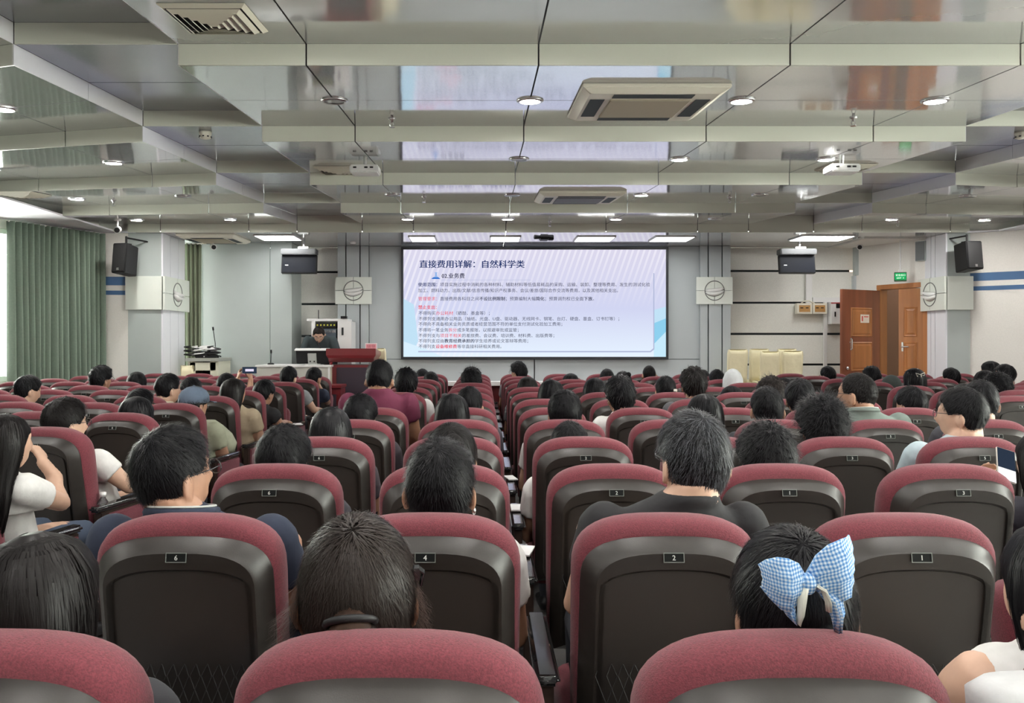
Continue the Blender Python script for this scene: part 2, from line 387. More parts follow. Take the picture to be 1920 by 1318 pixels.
# ---------------------------------------------------------------- LED screen with slide
def em(name, col, s=1.0):
    if name in MATS: return MATS[name]
    m = bpy.data.materials.new(name); m.use_nodes = True; nt = m.node_tree
    nt.nodes.remove(nt.nodes['Principled BSDF']); e = nt.nodes.new('ShaderNodeEmission')
    e.inputs[0].default_value = (*col, 1); e.inputs[1].default_value = s
    nt.links.new(e.outputs[0], nt.nodes['Material Output'].inputs[0]); MATS[name] = m; return m
def srgb(r, g, b): return tuple(((c/255+.055)/1.055)**2.4 if c > 10 else c/255/12.92 for c in (r,g,b))
YS = 13.0
scr = thing('led_screen', 'large bright screen showing a lilac Chinese slide on the front wall', 'screen', (0,0,0))
sx0,sx1,sz0,sz1 = PX(756.5,YS),PX(1248.5,YS),PZ(669,YS),PZ(468,YS)
def slide_mat():
    m = bpy.data.materials.new('slide_background'); m.use_nodes = True; nt = m.node_tree; N = nt.nodes; L = nt.links
    N.remove(N['Principled BSDF']); e = N.new('ShaderNodeEmission'); L.new(e.outputs[0], N['Material Output'].inputs[0]); e.inputs[1].default_value = SCREEN_E
    tc = N.new('ShaderNodeTexCoord'); sp = N.new('ShaderNodeSeparateXYZ'); L.new(tc.outputs['Object'], sp.inputs[0])
    def math_(op, a, b=None, c=None):
        n = N.new('ShaderNodeMath'); n.operation = op
        for i,v in enumerate((a,b,c)):
            if v is None: continue
            if isinstance(v, (int,float)): n.inputs[i].default_value = v
            else: L.new(v, n.inputs[i])
        return n.outputs[0]
    u = math_('DIVIDE', math_('SUBTRACT', sp.outputs[0], sx0), sx1-sx0); v = math_('DIVIDE', math_('SUBTRACT', sp.outputs[2], sz0), sz1-sz0)
    # slanting fine white stripes, stronger on the left and the top
    ph = math_('FRACT', math_('ADD', math_('MULTIPLY', u, 46), math_('MULTIPLY', v, -6.5)))
    st = math_('MULTIPLY', math_('GREATER_THAN', ph, .62), 1.0)
    fade = math_('MAXIMUM', math_('SUBTRACT', 1.0, math_('MULTIPLY', u, 2.2)), math_('MULTIPLY', math_('SUBTRACT', v, .45), 1.7))
    fade = math_('MINIMUM', math_('MAXIMUM', fade, 0), 1)
    st = math_('MULTIPLY', math_('MULTIPLY', st, fade), .6)
    cr = N.new('ShaderNodeValToRGB'); L.new(v, cr.inputs[0])
    c = cr.color_ramp; c.elements[0].position = 0; c.elements[0].color = (*srgb(226,238,252),1); c.elements[1].position = 1; c.elements[1].color = (*srgb(216,212,232),1)
    k = c.elements.new(.45); k.color = (*srgb(206,210,238),1)
    mx = N.new('ShaderNodeMix'); mx.data_type = 'RGBA'; L.new(st, mx.inputs['Factor']); L.new(cr.outputs[0], mx.inputs['A']); mx.inputs['B'].default_value = (*srgb(244,242,250),1)
    L.new(mx.outputs['Result'], e.inputs[0]); MATS['slide_background'] = m; return m
MB().box(((sx0+sx1)/2,YS+.03,(sz0+sz1)/2), (sx1-sx0,.05,sz1-sz0)).obj('display', slide_mat(), scr)
fr = 4.3*YS/F
for x0,x1,z0,z1 in ((sx0-fr,sx1+fr,sz1,sz1+fr),(sx0-fr,sx1+fr,sz0-fr,sz0),(sx0-fr,sx0,sz0,sz1),(sx1,sx1+fr,sz0,sz1)):
    MB().box(((x0+x1)/2,YS+.02,(z0+z1)/2), (x1-x0,.09,z1-z0)).obj('screen_frame', M_frame, scr)
def flat(nm, pts, y, m):           # flat slide graphic, pixel coordinates of the photograph's screen
    b = MB(); b.prism([(PX(a,YS),PZ(c,YS)) for a,c in pts], 'y', y-.0004, y); b.obj(nm, m, scr)
yq = YS+.0045
flat('slide_shape', [(756.5,610),(756.5,560),(776,571),(784,640),(770,669),(756.5,669)], yq, em('slide_blue_a', srgb(190,222,242), SCREEN_E))
flat('slide_shape', [(756.5,669),(756.5,640),(800,655),(830,669)], yq-.0005, em('slide_blue_b', srgb(214,236,250), SCREEN_E))
flat('slide_shape', [(1248.5,575),(1226,581),(1226,606),(1248.5,597)], yq, em('slide_blue_a', srgb(190,222,242), SCREEN_E))
flat('slide_shape', [(1248.5,597),(1226,606),(1226,645),(1248.5,622)], yq, em('slide_blue_c', srgb(140,204,234), SCREEN_E))
flat('slide_shape', [(1248.5,622),(1226,645),(1226,669),(1248.5,669)], yq, em('slide_blue_d', srgb(196,230,247), SCREEN_E))
flat('slide_card_edge', [(784,658),(1219,658),(1225,653),(1225,512),(1227,512),(1227,655),(1220,660.5),(784,660.5)], yq-.0012, em('slide_shadow', srgb(176,184,214), SCREEN_E))
rp = [(783,500),(1218,500),(1225,506),(1225,652),(1219,658),(783,658)]
M_ink = em('slide_ink', srgb(38,40,62), 1.0); M_navy = em('slide_navy', srgb(24,44,92), 1.0); M_red = em('slide_red', srgb(206,52,70), 1.0)
CJ = {}
def line(x, yb, h, segs, w_total=None):
    """text line at pixel x, baseline yb, glyph height h; segs [(text, material, bold)]; stretched to w_total pixels"""
    z = PZ(yb,YS); size = h*YS/F/.90
    ms = []; adv = 0
    full = ''.join(s for s,_,_ in segs)
    n = sum(1.0 if ord(c) > 255 else .58 for c in full)
    unit = (w_total/n)*YS/F if w_total else size
    X = PX(x,YS)
    for k,(s,m,bold) in enumerate(segs):
        o = text_mesh('lettering', s, size, m, scr, (X,YS+.003,z), (R(90),0,0), bold=size*.022 if bold else 0); o['kind'] = 'stuff'
        sn = sum(1.0 if ord(c) > 255 else .58 for c in s)
        me = o.data
        xs = [v.co.x for v in me.vertices]
        if xs and max(xs) > 0:
            # glyph advance is one em per han character in the fallback font
            me.transform(Matrix.Diagonal((unit/size,1,1,1)))
        X += unit*sn
I_, N_, D_ = M_ink, M_navy, M_red
line(786,501,14,[('直接费用详解：自然科学类',N_,True)],198)
line(828,521,9.5,[('02.业务费',I_,True)],49)
line(784,536.5,7.2,[('使用范围：',N_,True),('项目实施过程中消耗的各种材料、辅助材料等低值易耗品的采购、运输、装卸、整理等费用、发生的测试化验',I_,False)],435)
line(784,547.5,7.2,[('加工、燃料动力、出版/文献/信息传播/知识产权事务、会议/差旅/国际合作交流等费用，以及其他相关支出。',I_,False)],392)
line(784,563,7.2,[('管理要求：',D_,False),('直接费用各科目之间',I_,False),('不设比例限制',I_,True),('；预算编制大幅',I_,False),('简化',I_,True),('；预算调剂权已全面',I_,False),('下放',I_,True),('。',I_,False)],335)
line(784,579,7.2,[('禁止支出：',D_,True)],40)
for yb,wd,sg in ((590,139,[('不得购买',I_,0),('办公耗材',D_,0),('（硒鼓、墨盒等）；',I_,0)]),
    (600.5,381,[('不得列支通用办公用品（抽纸、光盘、U盘、驱动器、无线网卡、钢笔、台灯、硬盘、墨盒、订书钉等）；',I_,0)]),
    (610.5,275,[('不得向不具备相关业务资质或者经营范围不符的单位支付测试化验加工费用；',I_,0)]),
    (621.5,193,[('不得将一笔业务',I_,0),('拆分',D_,0),('成多笔报账，以规避审批或监管；',I_,0)]),
    (632,260,[('不得列支与',I_,0),('项目不相关',D_,0),('的差旅费、会议费、培训费、材料费、出版费等；',I_,0)]),
    (642,211,[('不得列支应由',I_,0),('教育经费承担的',I_,1),('学生培养或论文答辩等费用；',I_,0)]),
    (652.5,161,[('不得列支',I_,0),('设备维修费',D_,1),('等非直接科研相关费用。',I_,0)])):
    line(784.5,yb,7.0,sg,wd)
flat('slide_rule', [(827,524.6),(995,524.6),(995,525.2),(827,525.2)], YS+.004, em('slide_shadow', srgb(176,184,214), SCREEN_E))
flat('slide_flask', [(815,510.5),(820,510.5),(820,512),(819,512),(819.5,518),(826,523),(808.5,523),(815.5,518),(816,512),(815,512)], YS+.004, em('slide_steel', srgb(130,160,205), 1))
flat('slide_flask', [(812,520),(822,520),(826,523),(808.5,523)], YS+.0035, em('slide_deep', srgb(40,100,180), 1))
# ---------------------------------------------------------------- hanging monitors
def monitor(px0, px1, d, lab):
    x0,x1 = PX(px0,d),PX(px1,d); z0,z1 = PZ(513,d),PZ(478,d); cx=(x0+x1)/2
    t = thing('hanging_monitor', lab, 'monitor', (cx,d,z0), group='hanging monitors')
    w,h = x1-x0, z1-z0
    M = Matrix.Rotation(R(-8),4,'X')
    b = MB(); b.box((0,0,h/2),(w,.07,h),M=M); b.obj('housing', M_black, t, bevel=.006)
    b = MB(); b.box((0,-.037,h/2),(w-.03,.004,h-.03),M=M); b.obj('screen', mat('dark_glass',(.008,.010,.016),.4,spec=.15), t)
    b = MB(); b.box((-w*.34,-.041,h*.43),(.05,.003,.016),M=M); b.obj('logo', M_metal, t)
    b = MB(); b.box((0,.02,h+.045),(w,.20,.09)); b.obj('silver_hood', mat('hood_metal',(.16,.165,.17),.4,.8), t, bevel=.01)
    b = MB(); b.tube([(0.06,.05,h+.08),(.06,.05,ZB-z0)],.018,8); b.obj('drop_pole', M_metal, t, smooth=True)
    b = MB(); b.box((.06,.05,h+.11),(.16,.10,.04)); b.obj('bracket', M_metal, t, bevel=.005)
monitor(528,594,12.3,'black monitor hanging from the ceiling left of the big screen')
monitor(1461,1528,12.3,'black monitor hanging from the ceiling above the cream covered chairs')
# ---------------------------------------------------------------- loudspeakers
def loudspeaker(px, y0, y1, wpx, d, yaw, lab):
    z0,z1 = PZ(y1,d),PZ(y0,d); w = wpx*d/F; h = z1-z0
    t = thing('loudspeaker', lab, 'loudspeaker', (PX(px,d),d,z0), yaw, group='loudspeakers on the columns')
    M = Matrix.Rotation(R(-6),4,'X')
    b = MB(); b.rings([[M @ Vector((x*s,y,z)) for x,y,z in ((-w/2,-.15,0),(w/2,-.15,0),(w/2*.6,.15,0),(-w/2*.6,.15,0))] for s,z in ((1,0),)]+[[M @ Vector((x,y,h)) for x,y in ((-w/2,-.15),(w/2,-.15),(w/2*.6,.15),(-w/2*.6,.15))]]); b.obj('cabinet', M_black, t, bevel=.008)
    b = MB(); b.box((0,-.156,h/2),(w*.9,.012,h*.92),M=M); b.obj('grille', mat('speaker_grille',(.010,.010,.011),.7,bump=(400,.6,.003)), t, bevel=.004)
    b = MB(); b.box((0,-.164,h*.12),(.035,.004,.035),M=M); b.obj('badge', M_metal, t)
    b = MB(); b.tube([(0,.02,h),(0,.02,h+.12)],.015,8); b.box((0,.02,h+.01),(.10,.10,.02)); b.tube([(0,.02,h+.1),(0,.47,h+.1)],.012,8); b.obj('mount', M_black, t)
loudspeaker(235,459,515,30,11.05,R(-14),'black loudspeaker mounted high on the column by the green curtain')
loudspeaker(1815,455,508,33,11.15,R(8),'black loudspeaker mounted high on the column beside the doors')
# ---------------------------------------------------------------- ceiling fittings
def ceil_z(x, y):
    for i in range(-3, 5):
        d0,d1 = driser(i,x),driser(i+1,x)
        if d0 <= y < d1:
            lift = DZ if (WL[0] < x < CS[0] or CS[-1] < x < WR[0]) else 0
            return ZB+lift+DZ*(y-d0)/(d1-d0), math.atan2(DZ, d1-d0)
    return ZB, 0.0
dl_me = None
def downlight(x, y, on, lab):
    global dl_me
    z, tl = ceil_z(x,y)
    t = thing('downlight', lab, 'downlight', (x,y,z), 0, 'recessed ceiling downlights'); t.rotation_euler = (tl,0,0)
    if dl_me is None:
        dl_me = (MB().lathe([(.068,-.012),(.078,-.014),(.090,-.008),(.092,0),(.068,-.001),(.068,-.012)],n=28,cap=False).mesh('trim_ring', M_metal, smooth=True),
                 MB().lathe([(.001,-.006),(.066,-.006),(.067,-.0005),(.001,-.0005)],n=24).mesh('lens', M_lamp),
                 MB().lathe([(.001,-.006),(.066,-.006),(.067,-.0005),(.001,-.0005)],n=24).mesh('lens', M_off))
    link('trim_ring', dl_me[0], t); link('lens', dl_me[1 if on else 2], t)
nm_row = {-2:'row behind the camera two',-1:'row behind the camera',0:'overhead row',1:'nearest row',2:'second row',3:'third row',4:'fourth row'}
seams = [-4.63,-3.366,-1.013,.309,1.739,3.048,5.396,6.66]
off = {(1,-1.013),(2,-1.013),(2,.309),(3,-1.013),(3,.309),(3,3.048),(3,-3.366),(3,5.396),(4,3.048),(1,5.396)}
for i in range(-3, 5):
    for k,x in enumerate(seams):
        if (i,x) == (2,-1.013) or (i,x) == (1,5.396): continue
        y = (driser(i,x)+driser(i+1,x))/2
        downlight(x,y,(i,x) not in off, 'round recessed downlight, %s light from the left in ceiling step %s' % (ORD[k], ['ten','nine','eight','seven','six','five','four','three'][i+3]+' from the stage'))
def cassette(x, y, s, grille, lab, yaw=0):
    z, tl = ceil_z(x,y)
    t = thing('air_conditioner', lab, 'air conditioner', (x,y,z), 0, 'ceiling cassette air conditioners'); t.rotation_euler=(tl,0,yaw)
    h = s/2
    b = MB(); b.rings([[(-h,-h,0),(h,-h,0),(h,h,0),(-h,h,0)],[(-h,-h,-.02),(h,-h,-.02),(h,h,-.02),(-h,h,-.02)],[(-h*.88,-h*.88,-.05),(h*.88,-h*.88,-.05),(h*.88,h*.88,-.05),(-h*.88,h*.88,-.05)]]); b.obj('fascia', M_ivory, t, bevel=.006)
    b = MB(); b.box((0,0,-.054),(s*.56,s*.56,.012)); b.obj('return_grille', mat('filter_grille',(.42,.37,.28),.7) if grille else mat('filter_dark',(.14,.14,.15),.6,bump=(300,.6,.004,(1,.1,1))), t, bevel=.004)
    for a in range(4):
        M = Matrix.Rotation(a*math.pi/2,4,'Z')
        b = MB(); b.box((0,h*.735,-.05),(s*.55,s*.10,.006),M=M); b.obj('outlet_slot', M_joint, t)
        b = MB(); b.box((0,h*.77,-.060),(s*.53,s*.045,.006),M=M @ Matrix.Rotation(R(4),4,'X')); b.obj('louver', M_wplast, t)
cassette(PX(1205,5.42),5.42,.93,True,'square ivory ceiling air conditioner with brown filter, nearest the camera')
cassette(PX(1084,8.95),8.95,.93,False,'square ceiling air conditioner with dark grille, in front of the big screen')
cassette(PX(402,12.0),12.0,.85,True,'ivory ceiling air conditioner above the equipment cabinet')
def diffuser(x, y, s, lab):
    z, tl = ceil_z(x,y)
    t = thing('air_vent', lab, 'vent', (x,y,z)); t.rotation_euler=(tl,0,0); t['group']='square ceiling air diffusers'
    M_v = mat('vent_paint',(.60,.57,.47),.5)
    for k in range(6):
        a = s/2*(1-k*.165); b_ = s/2*(1-k*.165-.10); zz = -.024-.004*k if k else -.012
        b = MB(); rg = lambda q,zq: [(-q,-q,zq),(q,-q,zq),(q,q,zq),(-q,q,zq)]
        b.rings([rg(a,zz+.010),rg(b_,zz-.006),rg(b_,zz-.009),rg(a,zz+.007),rg(a,zz+.010)],cap=False); b.obj('vent_frame' if k == 0 else 'vane', M_v, t)
    b = MB(); b.box((0,0,-.003),(s*.94,s*.94,.003)); b.obj('vent_back', M_dark, t)
diffuser(PX(403,4.10),4.10,.43,'square metal air diffuser with stepped vanes, top left of the ceiling')
diffuser(PX(635,7.75),7.75,.42,'square air diffuser behind the white ceiling projector left of centre')
diffuser(PX(1585,7.6),7.6,.42,'square air diffuser behind the white ceiling projector on the right')
diffuser(PX(20,8.3),8.5,.42,'square air diffuser in the ceiling near the window soffit')
def projector(px, d, lab):
    x = PX(px,d); z,_ = ceil_z(x,d)
    t = thing('projector', lab, 'projector', (x,d,z), group='white ceiling projectors')
    b = MB(); b.tube([(0,0,0),(0,0,-.05)],.02,8); b.obj('ceiling_mount', M_metal, t)
    b = MB(); b.box((0,0,-.085),(.26,.20,.07)); b.obj('body', M_wplast, t, bevel=.012)
    for k,xx in enumerate((-.08,.02,.07)): 
        b = MB(); b.box((xx,-.102,-.078),(.03,.008,.014)); b.obj('port', M_black, t)
    b = MB(); b.tube([(.05,.10,-.085),(.05,.125,-.085)],.026,12); b.obj('lens', M_black, t)
projector(685,7.25,'white projector under the ceiling, left of centre')
projector(1578,7.2,'white projector under the ceiling on the right side')
def sprinkler(px, d, k):
    x = PX(px,d); z,_ = ceil_z(x,d)
    t = thing('sprinkler', 'small metal fire sprinkler head hanging %s' % k, 'sprinkler', (x,d,z), group='fire sprinkler heads')
    MB().lathe([(.028,0),(.028,-.008),(.010,-.012),(.010,-.03)],n=12).obj('body', M_metal, t, smooth=True)
    b = MB(); 
    for s in (-1,1): b.tube([(.010*s,0,-.03),(.016*s,0,-.045),(.003*s,0,-.062)],.003,6)
    b.obj('yoke', M_metal, t); MB().lathe([(.001,-.062),(.022,-.062),(.022,-.065),(.001,-.065)],n=14).obj('deflector', M_metal, t)
sprinkler(735,6.0,'beside the silver unlit downlight'); sprinkler(1600,5.95,'right of the nearest air conditioner'); sprinkler(795,9.05,'over the left half of the screen view'); sprinkler(1368,9.1,'over the right end of the screen'); sprinkler(1031,11.0,'above the black ceiling camera'); sprinkler(213,9.3,'near the green curtain'); sprinkler(1683,11.0,'near the right column')
def detector(px, d, k):
    x = PX(px,d); z,_ = ceil_z(x,d)
    t = thing('smoke_detector', k, 'smoke detector', (x,d,z), group='smoke detectors')
    MB().lathe([(.05,0),(.05,-.02),(.045,-.03),(.045,-.05),(.03,-.058),(.001,-.058)],n=18).obj('housing', M_ivory, t, smooth=True, bevel=.0)
    b = MB()
    for a in range(8): b.box((.046*math.cos(a*.785),.046*math.sin(a*.785),-.044),(.012,.012,.008))
    b.obj('vent_slots', M_black, t)
detector(385,6.5,'ivory smoke detector under the left ceiling recess'); detector(1915,6.5,'ivory smoke detector at the right ceiling edge')
# flat troffers in the stage ceiling strip
def troffer(px0, px1, d, on, lab):
    x0,x1 = PX(px0,d),PX(px1,d)
    t = thing('ceiling_light', lab, 'ceiling light', ((x0+x1)/2,d,ZB), group='flat panel lights over the stage')
    w = x1-x0; dp=.55
    MB().box((0,0,-.008),(w,dp,.014)).obj('frame', M_wplast, t)
    MB().box((0,0,-.0165),(w-.05,dp-.05,.003)).obj('diffuser', mat('troffer_lens',(.9,.9,.9),.5,emit=(1,1,.98),es=TROFFER_E), t)
troffer(484,560,11.95,1,'lit white panel light above the left hanging monitor'); troffer(768,818,12.1,1,'lit panel light over the left end of the screen')
troffer(918,976,12.1,1,'lit panel light left of the black ceiling camera'); troffer(1078,1150,12.1,1,'lit panel light right of the black ceiling camera')
troffer(1222,1296,12.1,1,'lit panel light over the right end of the screen'); troffer(1490,1590,12.0,1,'lit white panel light above the right hanging monitor')
def cctv(px, py, d, lab, aim):
    t = thing('security_camera', lab, 'camera', P(px,py,d), aim, group='small security cameras')
    zc = ceil_z(t.location.x,t.location.y)[0]-t.location.z
    b = MB(); b.lathe([(.04,zc-.015),(.05,zc)],n=12); b.tube([(0,0,zc),(0,0,.03)],.014,8); b.obj('mount', M_wplast, t)
    b = MB(); b.tube([(0,.10,.02),(0,-.06,-.01)],.045,14); b.obj('housing', M_wplast, t, bevel=.006)
    b = MB(); b.tube([(0,-.058,-.01),(0,-.068,-.012)],.034,14); b.obj('lens', M_black, t)
cctv(400,463,12.2,'white bullet security camera above the equipment cabinet',R(25)); cctv(1612,463,12.7,'white bullet security camera at the top of the door wall',R(-25))
cctv(220,431,10.6,'white security camera on the soffit near the green curtain',R(20)); cctv(662,445,12.6,'white dome shaped security camera above the left wall emblem',0)
t = thing('ceiling_camera', 'black camera hanging from the ceiling in front of the screen', 'camera', P(1020,445,12.0))
zc = ZB-t.location.z
MB().tube([(0,0,zc),(0,0,0)],.02,8).obj('pole', M_black, t); MB().box((0,0,-.0),(.14,.22,.09)).obj('body', M_black, t, bevel=.015)
MB().tube([(-.05,-.05,0),(-.15,-.08,-.01)],.03,10).obj('lens_barrel', M_black, t); MB().box((.10,0,-.02),(.09,.08,.05)).obj('bracket', M_black, t, bevel=.01)
# ---------------------------------------------------------------- green curtain (left)
def curtain(name, a, b, z0, z1, folds, amp, m, lab, wob=.0, cat='curtain'):
    a = Vector((*a,0)); b = Vector((*b,0)); tv = (b-a); n = Vector((tv.y,-tv.x,0)).normalized()
    r = thing(name, lab, cat, (0,0,0))
    rnd = random.Random(3); N = folds*8; cols = []
    ph = [rnd.uniform(.75,1.25) for _ in range(folds+1)]
    for i in range(N+1):
        u = i/N; f = u*folds; k = int(min(f,folds-1)); fr_ = f-k
        off = amp*ph[k]*math.sin(fr_*math.pi)**.75 - amp*.15*math.sin(fr_*2*math.pi)
        cols.append((a+tv*u, off))
    rows = 9; front = []; back = []
    for j in range(rows):
        v = j/(rows-1); z = z1+(z0-z1)*v
        front.append([q+n*(o*(.8+.35*v)+wob*v*math.sin(i*.13)) + tv.normalized()*(.02*v*math.sin(i*.09)) for i,(q,o) in enumerate(cols)])
    vs = []; fs = []; W = N+1
    for j,rw in enumerate(front):
        for p in rw: vs.append((p.x,p.y,z1+(z0-z1)*j/(rows-1)))
    o2 = len(vs)
    for j,rw in enumerate(front):
        for p in rw: q = p-n*.006; vs.append((q.x,q.y,z1+(z0-z1)*j/(rows-1)))
    for j in range(rows-1):
        for i in range(N):
            fs.append((j*W+i,j*W+i+1,(j+1)*W+i+1,(j+1)*W+i)); fs.append((o2+j*W+i,o2+(j+1)*W+i,o2+(j+1)*W+i+1,o2+j*W+i+1))
    for i in range(N):
        fs.append((i,o2+i,o2+i+1,i+1)); e=(rows-1)*W; fs.append((e+i,e+i+1,o2+e+i+1,o2+e+i))
    for j in range(rows-1):
        fs.append((j*W,(j+1)*W,o2+(j+1)*W,o2+j*W)); fs.append((j*W+N,o2+j*W+N,o2+(j+1)*W+N,(j+1)*W+N))
    bmx = MB(); bmx.add(vs,fs); bmx.obj('drape', m, r, smooth=True)
    MB().tube([a+Vector((0,0,z1))+n*.03, b+Vector((0,0,z1))+n*.03],.012,8).obj('curtain_rail', M_wplast, r)
    return r
nC = Vector((tc_.y,-tc_.x))
c0 = CA+tc_*1.34+nC*.10; c1 = CB-tc_*.02+nC*.10
curtain('window_curtain', c0, c1, .06, ZB-.03, 17, .115, M_curtain, 'long pleated dark green curtain hanging before the angled window wall')
curtain('window_curtain', (LW+.10,2.6), (LW+.10,8.9), .06, ZB-.03, 36, .085, M_curtain, 'long green curtain along the window side wall, beyond the left frame edge')
curtain('stage_curtain', (PX(340,12.5),12.45), (PX(378,12.55),12.55), .06, ZB-.03, 5, .06, mat('olive_curtain',(.17,.19,.13),.85), 'narrow olive green curtain behind the left column')
# ---------------------------------------------------------------- double door
tv = (db-da).normalized(); nv = Vector((tv.y,-tv.x))       # nv points into the room (right of a->b reversed below)
nv = -Vector((-tv.y,tv.x))
def along(t): return da+(db-da)*t
zd = PZ(541,12.4)
dr = thing('door_1', 'brown panelled wooden double door standing open', None, kind='structure')
def barxy(nm, p, q, z0, z1, out, back, m, par):
    v=[p+nv*out,q+nv*out,q-nv*back,p-nv*back]
    MB().hexa([(w.x,w.y,z0) for w in v]+[(w.x,w.y,z1) for w in v]).obj(nm,m,par,bevel=.004)
t0,t1 = .383,.955
barxy('door_frame', along(t0-.03), along(t0+.02), 0, zd, .03,.14, M_wood, dr); barxy('door_frame', along(t1-.01), along(t1+.05), 0, zd, .03,.14, M_wood, dr)
barxy('door_frame', along(t0-.03), along(t1+.05), zd, zd+.075, .035,.14, M_wood, dr)
def leaf(hinge, ang, w, h, m, lab, nmpan):
    L = thing('door_leaf_tmp', None, None); L.name='door_leaf'; L.parent = dr; L.location=(hinge.x,hinge.y,0); L.rotation_euler=(0,0,ang)
    MB().box((w/2,0,h/2),(w,.045,h-.01)).obj('leaf_board', m, L, bevel=.004)
    for zz,hh in ((h*.775,h*.20),(h*.54,h*.20),(h*.305,h*.20),(h*.12,h*.12)):
        for s in (-1,1):
            b = MB(); a_,c_ = w*.28,hh/2
            rg = lambda x_,z_,y_: [(w/2-x_,y_,zz-z_),(w/2+x_,y_,zz-z_),(w/2+x_,y_,zz+z_),(w/2-x_,y_,zz+z_)]
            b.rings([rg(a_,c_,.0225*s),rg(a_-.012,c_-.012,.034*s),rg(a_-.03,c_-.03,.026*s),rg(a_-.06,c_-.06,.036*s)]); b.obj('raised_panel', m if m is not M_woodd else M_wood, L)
    return L
h0 = zd-.01
# left leaf swings into the room and stands nearly facing the camera
p0 = along(t0)+nv*.03; target = P(1577,643,12.3); angL = math.atan2(target.y-p0.y, target.x-p0.x)
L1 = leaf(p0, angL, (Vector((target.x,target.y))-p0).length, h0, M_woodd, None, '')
wl = (Vector((target.x,target.y))-p0).length
for zz in (1.42,.72):
    b = MB(); b.tube([(wl-.19,.03,zz-.09),(wl-.19,.05,zz-.07),(wl-.19,.05,zz+.07),(wl-.19,.03,zz+.09)],.008,8); b.box((wl-.19,.026,zz),(.035,.008,.19)); b.tube([(wl-.19,.04,zz+.03),(wl-.13,.05,zz+.03)],.007,6); b.obj('door_handle', M_metal, L1)
MB().ell((wl-.10,.035,1.05),(.028,.028,.028),12,8).obj('door_knob', M_metal, L1, smooth=True)
b = MB(); b.box((wl*.44,.042,h0*.80),(.20,.003,.13)); b.obj('notice_sheet', mat('notice_paper',(.75,.68,.58),.8), L1)
b = MB(); b.box((wl*.44+.06,.0445,h0*.80),(.03,.002,.08)); b.box((wl*.44-.03,.0445,h0*.80+.03),(.10,.002,.015)); b.obj('notice_print', mat('notice_red',(.6,.1,.08),.8), L1)
p1 = along(t1-.01)+nv*.0; tg = P(1686,643,12.35); angR = math.atan2(tg.y-p1.y, tg.x-p1.x)
wr = (Vector((tg.x,tg.y))-p1).length
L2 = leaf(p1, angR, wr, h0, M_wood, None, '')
for zz in (1.38,.68):
    b = MB()
    for s in (-1,1): b.tube([(wr-.06,s*.03,zz),(wr-.06,s*.06,zz),(wr-.17,s*.065,zz)],.009,8)
    b.box((wr-.06,.0,zz),(.026,.056,.14)); b.obj('door_handle', mat('handle_metal',(.38,.37,.35),.35,.9), L2)
# corridor behind the doors
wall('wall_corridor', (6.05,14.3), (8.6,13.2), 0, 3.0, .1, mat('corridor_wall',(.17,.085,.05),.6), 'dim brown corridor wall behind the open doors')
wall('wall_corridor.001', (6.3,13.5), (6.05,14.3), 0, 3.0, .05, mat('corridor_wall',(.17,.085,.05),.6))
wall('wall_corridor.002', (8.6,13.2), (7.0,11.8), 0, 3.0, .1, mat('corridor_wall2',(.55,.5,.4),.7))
MB().box((7.4,13.3,3.05),(3.4,2.6,.1)).obj('ceiling_corridor', M_wall)['kind']='structure'
t = thing('corridor_fill_light', 'added panel light brightening the corridor wall beyond the open doors', 'ceiling light', (7.5,13.2,2.995)); MB().box((0,0,-.02),(.6,.6,.03)).obj('frame', M_wplast, t); MB().box((0,0,-.04),(.54,.54,.006)).obj('diffuser', MATS['troffer_lens'], t)  # lamp added so the corridor wall is not black through the doorway
# exit sign
d = 12.2; t = thing('exit_sign', 'green emergency exit sign hanging on a rod above the doors', 'sign', P(1688,519,d), R(-18))
MB().box((0,0,0),(.17,.035,.14)).obj('case', mat('exit_case',(.01,.10,.03),.4), t, bevel=.004)
MB().box((0,-.019,0.005),(.155,.003,.10)).obj('face', em('exit_green',(.01,.32,.09),1.0), t)
text_mesh('lettering','安全出口',.034,em('exit_white',(.75,1,.8),1.0),t,(0,-.0215,.012),(R(90),0,0),align='CENTER',bold=.0006)
text_mesh('lettering','EXIT →',.032,MATS['exit_white'],t,(0,-.0215,-.030),(R(90),0,0),align='CENTER',bold=.0006)
zc = ZB-t.location.z; b = MB(); b.tube([(0,0,.07),(0,0,zc)],.008,8); b.box((0,0,.09),(.05,.04,.04)); b.obj('hanging_rod', M_wplast, t)
# wall box fixed on the door wall near the column
t = thing('wall_speaker', 'small grey wall speaker on the cream wall above the doors', 'speaker', (PX(1728,12.15)-.02,12.1,PZ(471,12.1)), R(-62))
MB().box((0,0,0),(.16,.10,.30)).obj('cabinet', M_grey, t, bevel=.005); MB().box((0,-.052,0),(.14,.006,.28)).obj('grille', mat('grille_grey',(.16,.17,.18),.7), t)
# ---------------------------------------------------------------- right wall boxes, trunking
d = 13.2
def wbox(px0,px1,py0,py1,dd,th): return ((PX(px0,dd)+PX(px1,dd))/2, dd-th/2, (PZ(py0,dd)+PZ(py1,dd))/2), ((px1-px0)*dd/F, th, (py1-py0)*dd/F)
for k,(a,c) in enumerate(((1490,1518.5),(1519.5,1546))):
    cc,ss = wbox(a,c,569,589,d,.10)
    t = thing('socket_box', ['cream wall box with orange panel, the one nearer the covered chairs','cream wall box with orange panel, the one nearer the electric cabinet'][k], 'wall box', cc, group='cream socket boxes')
    MB().box((0,0,0),ss).obj('case', M_ivory, t, bevel=.006); MB().box((0,-.052,0),(ss[0]*.72,.006,ss[2]*.62)).obj('panel', mat('orange_panel',(.50,.27,.09),.6), t)
    for s in (-.2,.15): MB().box((ss[0]*s,-.057,.012),(.045,.006,.014)).obj('breaker_switch', M_black, t)
